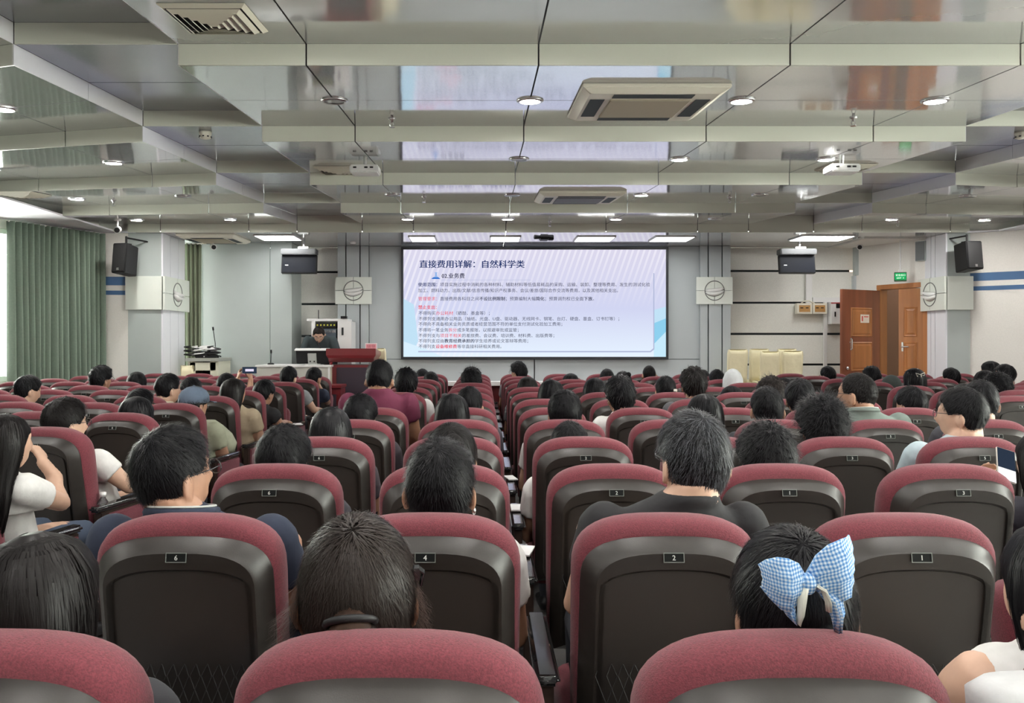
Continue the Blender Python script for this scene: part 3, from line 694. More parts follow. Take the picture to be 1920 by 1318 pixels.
cc,ss = wbox(1551,1582,567,608,d,.16); t = thing('electric_cabinet', 'white metal electric cabinet on the wall behind the open door', 'cabinet', cc)
MB().box((0,0,0),ss).obj('case', M_wplast, t, bevel=.006); MB().box((-ss[0]*.28,-.085,-.02),(.02,.012,.08)).obj('latch', M_black, t); MB().box((.02,-.083,ss[2]*.32),(.16,.004,.07)).obj('warning_label', M_black, t); MB().box((-.02,-.083,ss[2]*.45),(ss[0]*.9,.004,.02)).obj('red_strip', M_red if False else mat('red_tape',(.35,.03,.03),.6), t)
tr = thing('cable_trunking', 'white plastic cable trunking running over the acoustic wall', 'trunking')
for a,c,e,f in ((1510,1521,510,570),(1522,1600,558,567),(1543,1549,567,690)):
    cc,ss = wbox(a,c,e,f,d,.045); MB().box(cc,ss).obj('trunk', M_wplast, tr, bevel=.003)
MB().box((PX(1622,13.0)+.01,12.98,PZ(500,13.0)),(.04,.04,.95)).obj('trunk', M_wplast, tr)
b = MB(); b.tube([P(1502,569,13.12),P(1506,565,13.08),P(1517,564,13.08),P(1527,569,13.12)],.012,8); b.obj('flexible_conduit', M_ivory, tr)
# ---------------------------------------------------------------- cream covered chairs
def covered_chair(px, pxw, top, d, yaw, lab):
    z1 = PZ(top,d)-ST; w = pxw*d/F
    t = thing('covered_chair', lab, 'chair', (PX(px,d),d,ST), yaw, 'chairs under cream fabric covers')
    b = MB(); rs = []; rnd = random.Random(int(px))
    def ring(z, wx, y0, y1, n=28, drop=0):
        pts = []
        for k in range(n):
            a = 2*math.pi*k/n; c,s_ = math.cos(a),math.sin(a)
            x = wx*math.copysign(abs(c)**.35,c); y = (y0+y1)/2+(y1-y0)/2*math.copysign(abs(s_)**.35,s_)
            e = .006*math.sin(a*9+z*9)
            pts.append((x*(1+e), y+e, z+drop*(c*c)))
        return pts
    hw = w/2
    for z,wx,y0,y1 in ((0.01,hw*1.12,-.06,.44),(.25,hw*1.06,-.05,.44),(.46,hw*1.0,-.04,.43),(.48,hw*.98,-.04,.40)):
        rs.append(ring(z,wx,y0,y1))
    b.rings(rs); b.obj('skirt', M_cream, t, smooth=True)
    b = MB(); rs = []
    for k,z in enumerate((.47,.55,.65,.75,z1-.06,z1-.01,z1)):
        f = [.97,.97,.98,1.0,1.02,.99,.90][k]; th = [.05,.05,.045,.04,.04,.03,.012][k]
        rs.append(ring(z,hw*f,-.05-(z-.47)*.08-th+.05,-.05-(z-.47)*.08+th+.03,drop=.018 if k > 3 else 0))
    b.rings(rs); b.obj('back_cover', M_cream, t, smooth=True)
for a in ((1381,38,657,12.5,.08,'cream fabric covered chair at the left end, beside the right pilaster'),(1422,36,656,12.7,-.05,'cream covered chair second from the left, partly hidden'),
          (1442,36,661,12.3,.0,'cream covered chair standing in front in the middle of the group'),(1473,36,656,12.7,.05,'cream covered chair in the rear, fourth from the left'),(1484,38,660,12.35,-.05,'cream covered chair at the right end, nearest the open door'),
          (352,24,690,11.72,.2,'cream covered chair in front of the equipment cabinet'),(712,34,655,12.6,-.5,'cream covered chair behind the red lectern')):
    covered_chair(*a)
# ---------------------------------------------------------------- equipment cabinet, left
d = 12.0; x0,x1 = PX(352,d),PX(410,d); zt = PZ(672,d)-ST
t = thing('equipment_cabinet', 'cream cabinet with grey top and open shelves, left of the stage', 'cabinet', ((x0+x1)/2,d,ST))
w = x1-x0; M_cab = mat('cabinet_cream',(.68,.67,.55),.5)
for s in (-1,1): MB().box((s*(w/2-.02),.28,zt/2),(.04,.56,zt-.03)).obj('side_panel', M_cab, t, bevel=.003)
MB().box((0,.55,zt/2),(w-.08,.02,zt-.03)).obj('back_panel', M_joint, t); MB().box((0,.26,zt-.02),(w+.04,.62,.05)).obj('top_board', mat('cabinet_top',(.33,.34,.31),.5), t, bevel=.004)
MB().box((0,-.005,zt-.12),(w-.08,.03,.12)).obj('top_rail', M_cab, t)
for zz in (zt-.42,zt-.62): MB().box((0,.27,zz),(w-.10,.5,.025)).obj('shelf', M_cab, t)
for s in (-1,1): MB().box((s*(w/2-.075),-.005,zt/2),(.09,.03,zt-.05)).obj('door_stile', M_cab, t)
def gear(lab, name, loc, dims, m, cat, rz=0):
    o = MB().box((0,0,dims[2]/2),dims).obj(name, m, None, loc, (0,0,rz), bevel=.008); return tag(o,lab,cat)
gear('black amplifier box on the upper cabinet shelf','amplifier',(t.location.x,d+.25,ST+zt-.405),(.40,.36,.11),M_black,'amplifier')
gear('grey disc player on the middle cabinet shelf','disc_player',(t.location.x,d+.25,ST+zt-.607),(.40,.36,.09),mat('gear_grey',(.25,.25,.24),.5),'player')
bx = Vector((t.location.x,d+.2,ST+zt+.006))
gear('dark laptop bag lying on the cabinet under cables','laptop_bag',bx+Vector((-.02,0,0)),(.30,.24,.10),M_black,'bag',.2)
o = MB().rings([[(math.cos(a)*r_,math.sin(a)*r_*.8,z) for a in [2*math.pi*k/16 for k in range(16)]] for r_,z in ((.13,0),(.15,.03),(.12,.06),(.05,.08))]).obj('white_cap', M_wplast, None, bx+Vector((.0,.0,.107)), (0,.1,0), smooth=True); tag(o,'white folded cap on the bag on top of the cabinet','cap')
rnd = random.Random(5)
for k,(cx,rad,m_,lab) in enumerate(((-.20,.10,M_black,'black coiled cable at the curtain end of the cabinet top'),(-.10,.085,M_wplast,'white coiled cable on the cabinet top'),(.14,.09,M_black,'black coiled cable at the right end of the cabinet top'))):
    pts = [(cx+rad*math.cos(a)*(1+.1*rnd.random()), rad*math.sin(a), .02+.0045*i_) for i_,a in enumerate([j*.5 for j in range(36)])]
    b = MB(); b.tube(pts,.010,6); o = b.obj('cable_coil', m_, None, bx+Vector((0,-.13,.0)), smooth=True); tag(o,lab,'cable')
def goose(lab, base, h, lean):
    t = thing('gooseneck_microphone', lab, 'microphone', base)
    MB().lathe([(.05,0),(.05,.015),(.03,.025),(.001,.025)],n=14).obj('base', M_black, t, smooth=True)
    MB().tube([(0,0,.02),(lean*.2,0,h*.5),(lean,-.02,h)],.006,6).obj('stem', M_black, t); MB().tube([(lean,-.02,h),(lean*1.1,-.03,h+.05)],.014,8).obj('capsule', M_black, t)
goose('gooseneck microphone standing among cables on the cabinet', bx+Vector((.10,.06,.0)), .42, -.03)
# ---------------------------------------------------------------- operator desk, monitor, rack
d = 11.75; x0,x1 = PX(481,d),PX(619,d); zt = PZ(684.5,d)-ST
t = thing('control_desk', 'grey front control desk with white edge beside the lectern', 'desk', ((x0+x1)/2,d,ST))
w = x1-x0
MB().box((0,.01,(zt-.03)/2),(w,.03,zt-.03)).obj('front_panel', mat('desk_front',(.50,.50,.45),.5), t); MB().box((0,.33,zt-.015),(w+.03,.70,.03)).obj('desk_top', M_wplast, t, bevel=.004)
for s in (-1,1): MB().box((s*(w/2-.015),.34,(zt-.03)/2),(.03,.64,zt-.032)).obj('side_panel', M_cab, t)
MB().box((w/2-.015,-.008,(zt-.03)/2),(.03,.01,zt-.03)).obj('edge_strip', M_wplast, t)
deskx = t.location.x
goose('thin gooseneck microphone on the control desk', Vector((PX(501,d+.1),d+.3,ST+zt+.001)), .17, .01)
t = thing('desktop_monitor', 'desktop monitor seen from behind on the control desk', 'monitor', (PX(585,d+.2),d+.28,ST+zt+.001))
wm = 62*d/F; hm = (683-656)*d/F; M = Matrix.Rotation(R(16),4,'X')
b = MB(); b.box((0,0,hm/2+.02),(wm,.05,hm),M=M); b.obj('housing', M_black, t, bevel=.008); b = MB(); b.box((0,.005,hm+.022),(wm+.03,.09,.014),M=M); b.obj('top_edge', M_wplast, t)
b = MB(); b.box((0,-.03,hm*.45),(.13,.03,hm*.85),M=M); b.box((0,-.05,.006),(.22,.18,.012)); b.obj('stand', mat('stand_grey',(.42,.43,.41),.5), t, bevel=.003)
for s in (-1,1): MB().box((s*.03,-.048,hm*.3),(.02,.006,.02),M=M).obj('stand_screw', M_black, t)
d = 12.55; x0,x1 = PX(583,d),PX(659,d); zt = PZ(597.5,d)-ST
t = thing('equipment_rack', 'white equipment rack with black sound gear behind the speaker', 'rack', ((x0+x1)/2,d,ST)); w = x1-x0
MB().box((-.06,.2,zt-.02),(w,.42,.04)).obj('rack_top', M_wplast, t, bevel=.004); wS = PX(660,d)-PX(634,d)
MB().box((w/2-wS/2,.2,zt/2-.02),(wS,.42,zt-.04)).obj('side_cabinet', M_wplast, t, bevel=.004); MB().box((-w/2+.04,.2,zt/2-.02),(.06,.42,zt-.04)).obj('side_panel', M_wplast, t)
MB().box((-.1,.37,zt/2-.02),(w-wS-.08,.06,zt-.05)).obj('back_panel', M_joint, t)
wi = w-wS-.10; xi = -w/2+.08+wi/2
for k,(h,dz,m_) in enumerate(((.085,.10,M_black),(.13,.22,mat('mixer_panel',(.06,.08,.10),.5)),(.09,.345,M_black),(.10,.46,M_joint),(.10,.58,M_black),(.16,.74,M_joint))):
    o = MB().box((xi,.12,zt-dz),(wi,.28,h)).obj('rack_unit', m_, t, bevel=.004)
    n = 14 if k == 1 else 6
    for j in range(n):
        MB().box((xi-wi/2+wi*(j+.5)/n,-.024,zt-dz+(.02 if k == 1 else 0)),(wi/n*.4,.01,h*(.30 if k == 1 else .28))).obj('control_knob', [mat('tape_yellow',(.55,.52,.05),.6),M_metal,M_wplast,M_metal,M_metal,mat('red_light',(.5,.05,.05),.5)][k], t)
MB().tube([(-.22,.1,zt),(-.22,.1,zt+.14)],.006,6).obj('antenna', M_black, t)
MB().box((w/2-.12,.02,zt+.02),(.09,.09,.04)).obj('receiver_box', M_black, t)
MB().box((w/2-wS*.6,-.055,zt-.2),(.03,.01,.12)).obj('cabinet_handle', M_black, t)
# ---------------------------------------------------------------- lectern
d = 11.9; cx = PX(659,d); zt = PZ(652,d)-ST
t = thing('lectern', 'dark red lacquered lectern with sloped top between desk and screen', 'lectern', (cx,d,ST)); w = 93*d/F; zc = PZ(679,d)-ST; wb = 84*d/F
b = MB(); b.rings([[(-wb/2,0,zc),(wb/2,0,zc),(wb/2,.5,zc),(-wb/2,.5,zc)],[(-w/2+.03,-.05,zc+.06),(w/2-.03,-.05,zc+.06),(w/2-.03,.55,zc+.06),(-w/2+.03,.55,zc+.06)],[(-w/2,-.06,zc+.10),(w/2,-.06,zc+.10),(w/2,.56,zc+.10),(-w/2,.56,zc+.10)],[(-w/2,-.06,zt-.01),(w/2,-.06,zt-.01),(w/2,.56,zt-.06),(-w/2,.56,zt-.06)]]); b.obj('header', M_lectern, t, bevel=.006)
MB().box((0,.25,.03),(wb+.05,.56,.06)).obj('plinth', M_lectern, t, bevel=.005); MB().box((0,.26,zc/2),(wb-.03,.46,zc-.08)).obj('body', M_lectern, t, bevel=.005)
MB().box((.02,.025,zc*.5),(wb*.74,.02,zc*.80)).obj('front_panel', M_lecd, t, bevel=.008)
for s in (-1,1): MB().tube([(s*wb*.46,.0,.06),(s*wb*.46,.0,zc)],.022,10).obj('corner_post', M_lectern, t, smooth=True)
o = thing('name_card', 'pink name card in a clear stand on top of the lectern', 'name card', (PX(692,d),d+.22,ST+zt-.03)); wc = 23*d/F
MB().box((0,0,.05),(wc,.012,.10)).obj('clear_stand', mat('card_white',(.8,.75,.76),.4), o); MB().box((0,-.008,.048),(wc*.86,.003,.075)).obj('card', mat('card_pink',(.72,.32,.36),.7), o)
text_mesh('card_text','领导',.055,mat('card_red',(.35,.05,.07),.7),o,(0,-.0105,.03),(R(90),0,0),align='CENTER',xs=1.2)
goose('bent gooseneck microphone in front of the speaker', Vector((PX(611,11.95),12.02,PZ(684.5,11.75)+.001)), .30, -.13)
d = 11.15; t = thing('side_table', 'dark red side table in front of the lectern', 'table', (PX(617,d),d-.05,0)); zt=PZ(722,d); w=.36
MB().box((0,.2,zt-.02),(w,.45,.04)).obj('table_top', M_lectern, t, bevel=.004); MB().box((0,.22,(zt-.04)/2),(w-.03,.38,zt-.042)).obj('cabinet_body', M_lectern, t, bevel=.004); MB().box((-.02,.02,zt*.55),(w*.7,.02,zt*.6)).obj('door', M_lecd, t); MB().box((w*.2,.0,zt*.6),(.02,.02,.08)).obj('handle', M_metal, t)
# long white-topped desk before the first row
d = 11.42; t = thing('front_row_desk', 'long white topped desk in front of the first seat row', 'desk', (1.02,d,0)); zt = PZ(715.5,d)
MB().box((0,.1,zt-.03),(5.2,.20,.06)).obj('desk_top', M_wplast, t, bevel=.004); MB().box((0,.17,(zt-.06)/2),(5.1,.03,zt-.062)).obj('modesty_panel', M_lectern, t)
for k in range(5): MB().box((-2.5+k*1.25,.1,(zt-.06)/2),(.04,.16,zt-.062)).obj('leg_panel', M_lecd, t)
# ---------------------------------------------------------------- auditorium chairs
def fabric(name, col):
    m = mat(name, col, .85, sheen=.12, noise=(260,.30), bump=(420,.55,.0025)); return m
M_red = fabric('maroon_fabric', (.150,.026,.038))
M_redp = fabric('maroon_panel_fabric', (.135,.020,.034))
M_shell = mat('brown_shell', (.021,.0175,.015), .40, noise=(40,.12), bump=(500,.12,.0012))
M_shelld = mat('brown_shell_panel', (.024,.020,.0175), .45, bump=(500,.12,.0012))
M_armtop = mat('black_gloss', (.012,.012,.013), .12, coat=.6)
M_board = mat('arm_board', (.028,.016,.012), .4)
M_net = mat('net_cord', (.008,.008,.008), .8)
M_plate = mat('number_plate', (.004,.005,.005), .6, spec=.2)
M_pframe = mat('plate_frame', (.22,.24,.22), .4, .3)
M_num = mat('number_ink', (.62,.64,.60), .5)
def outline(w, wb, z0, zt, hh, n=2.6, crown=.0, na=22):
    pts = [(-wb*.93, z0), (-wb, z0+.03), (-(w+wb)/2, (z0+zt-hh)/2)]
    for k in range(na+1):
        a = math.pi*(1-k/na); c, s = math.cos(a), math.sin(a)
        pts.append((w*math.copysign(abs(c)**(2/n), c), zt-hh+hh*abs(s)**(2/n)))
    pts += [((w+wb)/2, (z0+zt-hh)/2), (wb, z0+.03), (wb*.93, z0)]
    return pts
LEAN = math.tan(R(9))
def slab(pts, layers, zref=1.02, zc=None):
    """layers: (y, inset). rings of the outline inset towards the centre, leaning back towards the top"""
    zs = [p[1] for p in pts]; zc = (min(zs)+max(zs))/2; hz = (max(zs)-min(zs))/2; w = max(p[0] for p in pts)
    rs = []
    for y, ins in layers:
        rs.append([(x*(1-ins/w), y+(zref-(zc+(z-zc)*(1-ins/hz)))*LEAN, zc+(z-zc)*(1-ins/hz)) for x, z in pts])
    return rs
o_c = outline(.228,.222,.40,1.02,.145,2.9)
b = MB(); b.rings(slab(o_c, [(-.062,.045),(-.058,.02),(-.042,.006),(-.012,0),(.02,.002),(.045,.012),(.06,.035),(.068,.08),(.07,.14)]))
me_cush = b.mesh('back_cushion', M_red, smooth=True)
o_s = outline(.212,.214,.36,.978,.115,2.9)
o_r = outline(.172,.176,.42,.900,.07)
b = MB(); L1_ = slab(o_s, [(-.035,0),(-.060,.0005),(-.066,.004),(-.102,.027),(-.1075,.033),(-.108,.040),(-.108,.052)])
rec = slab(o_r, [(-.108,-.006),(-.101,.0),(-.098,.006)])
b.rings(L1_+rec[:2],cap=False); me_shell = b.mesh('back_shell', M_shell, smooth=True); me_shell.set_sharp_from_angle(angle=R(26))
b = MB(); b.rings([rec[1],rec[2]]); me_rec = b.mesh('shell_panel', M_shelld, smooth=False)
def yrear(z): return -.1085+(1.02-z)*LEAN
zp = .936
b = MB(); b.box((0,0,0),(.050,.004,.022)); me_plate = b.mesh('number_plate', [M_plate], bevel=.002)
b = MB()
for x,z,w,h in ((0,.0105,.048,.0016),(0,-.0105,.048,.0016),(-.0235,0,.0016,.0215),(.0235,0,.0016,.0215)): b.box((x,-.0028,z),(w,.0016,h))
me_pf = b.mesh('plate_frame', M_pframe)
b = MB(); so = []
for x_,y_ in ((-.205,.10),(.205,.10)): pass
def rrect(w,y0,y1,r,n=5):
    pts=[]
    for cx,cy,a0 in ((w-r,y0+r,-90),(w-r,y1-r,0),(-w+r,y1-r,90),(-w+r,y0+r,180)):
        for k in range(n): a=R(a0+90*k/(n-1)); pts.append((cx+r*math.cos(a),cy+r*math.sin(a)))
    return pts
def cushion(w,y0,y1,zs):
    return [[(x*(1-i/w),(y0+y1)/2+(y-(y0+y1)/2)*(1-i/((y1-y0)/2)),z) for x,y in rrect(w,y0,y1,.07)] for z,i in zs]
b.rings(cushion(.235,.07,.54,[(.33,.03),(.335,.01),(.35,0),(.42,0),(.445,.015),(.455,.05),(.458,.12)])); me_seat = b.mesh('seat', M_red, smooth=True)
# folded-up seat: the same cushion turned upright against the back
me_seatup = me_seat.copy(); me_seatup.name='seat'; me_seatup.transform(Matrix.Translation((0,.13,.36)) @ Matrix.Diagonal((.88,1,1,1)) @ Matrix.Rotation(R(78),4,'X') @ Matrix.Translation((0,-.10,-.40)))
b = MB(); b.box((0,.19,.622),(.062,.47,.030)); me_arm = b.mesh('armrest', M_armtop, bevel=.012, seg=3, smooth=True)
b = MB(); b.box((0,.20,.305),(.036,.42,.60)); me_board = b.mesh('arm_pedestal', M_board, bevel=.006)
b = MB(); b.box((0,.22,.36),(.018,.36,.46)); me_side = b.mesh('side_panel', M_redp, bevel=.006, smooth=True)
b = MB(); 
for k in range(13):
    x = -.165+.0275*k
    b.tube([(x,0,0),(x+.04 if k < 12 else x-.04,-.012,.10),(x,0,.19)],.0012,3)
    b.tube([(x,0,0),(x-.04 if k > 0 else x+.04,-.012,.10),(x,0,.19)],.0012,3)
b.tube([(-.17,0,.19),(0,-.02,.185),(.17,0,.19)],.003,5); b.tube([(-.17,0,0),(.17,0,0)],.003,5)
me_net = b.mesh('net_pocket', M_net)
num_me = {}
def number(n):
    if n not in num_me: num_me[n] = text_mesh('number', str(n), .0165, M_num, align='CENTER', bold=.0003)
    return num_me[n]
EMPTY_UP = {}
def chair(x, y, rz, label, num=None, detail=2, end_l=False, end_r=False, up=False, net=False, group=''):
    t = thing('auditorium_chair', label, 'chair', (x,y,0), rz, group)
    link('back_cushion', me_cush, t)
    sh = link('back_shell', me_shell, t); link('shell_panel', me_rec, sh)
    link('seat', me_seatup if up else me_seat, t)
    link('armrest', me_arm, t, (-.29,0,0)); link('arm_pedestal', me_board, t, (-.29,0,0))
    if end_r: link('armrest', me_arm, t, (.29,0,0)); link('arm_pedestal', me_board, t, (.29,0,0)); link('side_panel', me_side, t, (.309,0,0))
    if end_l: link('side_panel', me_side, t, (-.309,0,0))
    if detail >= 1 and num is not None:
        p = link('number_plate', me_plate, t, (0,yrear(zp)-.001,zp), (-math.atan(LEAN),0,0)); link('plate_frame', me_pf, p)
        if detail >= 2: link('number', number(num), p, (0,-.0032,-.0058), (R(90),0,0))
    if net: link('net_pocket', me_net, t, (0,yrear(.65)-.006,.54), (-math.atan(LEAN),0,0))
    return t
CROW = [1.158+.809*k for k in range(13)]
CX = [-.72,-.138,.443,1.022,1.604,2.182,2.762]; CNUM = [6,4,2,1,3,5,7]
WROW = [3.2,4.0,4.82,5.6,6.37,7.13,7.87,8.65,9.43,10.2,11.0]
WTH = [R(a) for a in (14,12,9,6,4,3,2,1,0,0,0)]
def wing_seat(side, row, k):
    th = WTH[row]; s = -1 if side == 'L' else 1
    base = -2.18 if side == 'L' else 4.21
    return base+s*.58*k*math.cos(th), WROW[row]+.58*k*math.sin(th), (-th if side == 'L' else th)
CH = {}
for r,y in enumerate(CROW):
    for c,x in enumerate(CX):
        px = VX+x*F/y
        if px-.3*F/y > 1935 or px+.3*F/y < -15: continue
        lab = 'maroon auditorium chair, centre block, %s row from the camera, %s from the left aisle' % (ORD[r], ORD[c])
        CH[('C',r,c)] = dict(x=x,y=y,rz=0,label=lab,num=CNUM[c],detail=2 if r < 6 else (1 if r < 9 else 0),end_l=c==0,end_r=c==6,net=r in (1,2),group='centre block seats')
for side in 'LR':
    for r in range(len(WROW)):
        for k in range(7):
            x,y,rz = wing_seat(side,r,k)
            px = VX+x*F/y; hw = .30*F/y
            if (side == 'L' and k > {8:5,9:5,10:4}.get(r,6)) or (side == 'R' and k > {9:5,10:4}.get(r,6)): continue
            if side == 'L' and r == 10 and k == 0: continue
            if px+hw < -10 or px-hw > 1930: continue
            lab = 'maroon auditorium chair, %s block, %s row from the back, %s from the aisle' % ('window side' if side == 'L' else 'door side', ORD[r], ORD[k])
            CH[(side,r,k)] = dict(x=x,y=y,rz=rz,label=lab,num=(8 if side == 'L' else 9)+2*k,detail=2 if r < 5 else (1 if r < 8 else 0),end_r=(side == 'L' and k == 0),end_l=(side == 'R' and k == 0),net=False,group='window side block seats' if side == 'L' else 'door side block seats')
# ---------------------------------------------------------------- people
SKINS = {'mid': mat('skin_mid',(.42,.235,.155),.5,noise=(30,.06)), 'light': mat('skin_light',(.58,.37,.265),.5,noise=(30,.05)), 'tan': mat('skin_tan',(.36,.19,.115),.5,noise=(30,.07))}
def hair_mat(name, col, rough=.5):
    return mat(name, col, rough, spec=.07, noise=(55,.45,(1,1,.10)), bump=(150,.55,.003,(1,1,.08)))
HAIRM = {'black': hair_mat('hair_black',(.0055,.0054,.0065)), 'brown': hair_mat('hair_brown',(.011,.0085,.0075)), 'grey': hair_mat('hair_grey',(.022,.023,.026)), 'softblack': hair_mat('hair_soft_black',(.007,.006,.006),.5)}
def strand_mat(name, col): return mat(name, col, .40, spec=.18)
STRM = {'black': strand_mat('strand_black',(.006,.006,.0075)), 'brown': strand_mat('strand_brown',(.024,.018,.0155)), 'grey': strand_mat('strand_grey',(.085,.09,.10)), 'softblack': strand_mat('strand_soft',(.009,.0075,.0075))}
CLOTH = {}
def cloth(col):
    k = tuple(round(c,3) for c in col)
    if k not in CLOTH: CLOTH[k] = mat('cloth_%d' % len(CLOTH), col, .85, noise=(30,.06), bump=(24,.35,.006))
    return CLOTH[k]
M_trous = [mat('trousers_%d' % i, c, .85, bump=(30,.3,.005)) for i,c in enumerate(((.02,.022,.03),(.05,.07,.11),(.012,.012,.013),(.16,.15,.13)))]
def remesh(mbs, voxel, smooth, warp=None, name='body'):
    """fuse overlapping closed pieces into one continuous smooth surface"""
    V = np.array([tuple(p) for m in mbs for p in m.v], dtype=np.float64); fs = []; o = 0
    for m in mbs:
        fs += [tuple(i+o for i in f) for f in m.f]; o += len(m.v)
    if warp is not None: V = warp(V, 1)
    me = bpy.data.meshes.new(name); me.from_pydata(V.tolist(), [], fs)
    ob = bpy.data.objects.new('tmp', me); COL.objects.link(ob)
    r = ob.modifiers.new('r','REMESH'); r.mode='VOXEL'; r.voxel_size=voxel; r.use_smooth_shade=True
    s = ob.modifiers.new('s','SMOOTH'); s.factor=.5; s.iterations=smooth
    dg = bpy.context.evaluated_depsgraph_get(); out = bpy.data.meshes.new_from_object(ob.evaluated_get(dg))
    bpy.data.objects.remove(ob); bpy.data.meshes.remove(me)
    if warp is not None:
        W = np.empty(len(out.vertices)*3); out.vertices.foreach_get('co', W); W = warp(W.reshape(-1,3), -1); out.vertices.foreach_set('co', W.ravel()); 
    out.polygons.foreach_set('use_smooth', [True]*len(out.polygons)); out.name = name; out.update()
    return out
HR = Vector((.077,.098,.118))
def head_pieces(Mh, face=False, male=True, ears=True):
    """head local frame: face +Y, up +Z, origin at head centre"""
    b = MB(); nu, nv = 36, 26; rs = []
    for j in range(nv):
        a = math.pi*(j+.4)/(nv-.2)-math.pi/2; ring = []
        for k in range(nu):
            t = 2*math.pi*k/nu
            d = Vector((math.cos(a)*math.sin(t), math.cos(a)*math.cos(t), math.sin(a)))
            p = Vector((d.x*HR.x, d.y*HR.y, d.z*HR.z))
            z = p.z
            if z < 0:
                f = min(1, -z/.118)
                p.x *= 1-.30*f*f; 
                if p.y < 0: p.y *= 1-.42*f
                else: p.y *= 1-.10*f
            if z > .02 and p.y < 0: p.y *= 1.03
            if face or True:
                if p.y > .03:
                    g = lambda x0,z0,sx,sz: math.exp(-((p.x-x0)/sx)**2-((z-z0)/sz)**2)
                    p.y += .024*g(0,-.022,.012,.020)+.010*g(0,.004,.010,.022)       # nose
                    p.y -= .010*(g(.031,.012,.016,.012)+g(-.031,.012,.016,.012))    # eye sockets
                    p.y += .006*(g(.03,.034,.022,.010)+g(-.03,.034,.022,.010))      # brow
                    p.y += .008*g(0,-.060,.020,.007)+.006*g(0,-.072,.018,.006)-.004*g(0,-.066,.02,.003)   # lips
                    p.y += .010*g(0,-.098,.020,.016)                                # chin
                    p.y -= .004*(g(.045,-.045,.018,.03)+g(-.045,-.045,.018,.03))
            ring.append(Mh @ p)
        rs.append(ring)
    b.rings(rs); out = [b]
    if ears:
        for s in (-1,1):
            e = MB(); Me = Mh @ Matrix.Translation((s*.085,-.012,-.012)) @ Matrix.Rotation(s*R(30),4,'Z') @ Matrix.Rotation(R(-10),4,'X')
            e.ell((0,0,0),(.010,.024,.034),12,9,M=Me); e.ell((0,.002,-.026),(.008,.011,.012),10,7,M=Me); out.append(e)
    return out
def hand_pieces(w, dirv, palm_n, s=1.0, curl=.6, side=1):
    """w wrist, dirv pointing along the fingers, palm_n normal of the palm side; side: thumb side sign"""
    d = Vector(dirv).normalized(); n = Vector(palm_n); n = (n-d*n.dot(d)).normalized(); l = d.cross(n)*side
    w = Vector(w); out = []
    b = MB(); b.tube([w, w+d*.035*s, w+d*.085*s],[(.026*s,.019*s),(.036*s,.016*s),(.040*s,.014*s)],10,round_end=True); 
    # palm oriented: rebuild with explicit frame
    b = MB(); rs = []
    for t,a,c in ((-.012,.022,.017),(.0,.025,.018),(.03,.034,.017),(.06,.040,.015),(.088,.041,.013),(.096,.036,.009)):
        rs.append([w+d*t*s+l*math.cos(q)*a*s+n*math.sin(q)*c*s for q in [2*math.pi*k/12 for k in range(12)]])
    b.rings(rs); out.append(b)
    for k,(off,ln) in enumerate(((.030,.070),(.010,.080),(-.011,.074),(-.031,.058))):
        p = w+d*.085*s+l*off*s; pts=[p]; dd = d.copy(); ang = curl*(1+.15*k)
        for seg,fr in enumerate((.42,.33,.25)):
            c = math.cos(ang*(.6+.3*seg)); si = math.sin(ang*(.6+.3*seg))
            dd = (d*math.cos(ang*(.5+seg*.75))+n*math.sin(ang*(.5+seg*.75))).normalized()
            p = p+dd*ln*fr*s; pts.append(p)
        f = MB(); f.tube(pts,[.0095*s,.009*s,.0082*s,.007*s],8,round_end=True); out.append(f)
    f = MB(); p = w+d*.02*s+l*.030*s
    f.tube([p,p+(l*.6+d*.7+n*.25).normalized()*.035*s,p+(l*.6+d*.7+n*.25).normalized()*.035*s+(d*.9+n*.5*curl+l*.1).normalized()*.032*s, p+(l*.6+d*.7+n*.25).normalized()*.035*s+(d*.9+n*.8*curl).normalized()*.055*s],[.013*s,.0115*s,.010*s,.008*s],8,round_end=True); out.append(f)
    return out
def torso_rings(zs, nx, ny, w, inf=0, low=.46, top=True, hx=0):
    """(z, rx, ry, cx, cy)"""
    k = w/.19
    L = [(low,.165*k,.115,0,.31),(.54,.175*k,.125,0,.30),(.64,.165*k,.115,hx*.1,.265),(.74,.158*k,.105,hx*.2,.235),(zs-.16,.172*k,.108,hx*.35,.205),(zs-.08,.178*k,.100,hx*.45,.185+ny*.3),(zs-.02,.150*k,.080,hx*.55,.165+ny*.6),(zs+.015,.100,.062,hx*.62,.15+ny*.8)]
    if top == 'collar': L += [(zs+.036,.074,.066,nx*.78,.14+ny*.85),(zs+.052,.060,.060,nx*.85,.135+ny*.9)]
    elif top: L += [(zs+.045,.062,.056,nx*.8,.138+ny*.9),(zs+.075,.055,.054,nx*.9,.132+ny)]
    L = [e for e in L if e[0] >= low]
    b = MB(); b.rings([[(cx+(rx+inf)*math.cos(a),cy+(ry+inf)*math.sin(a),z) for a in [2*math.pi*q/18 for q in range(18)]] for z,rx,ry,cx,cy in L]); return b
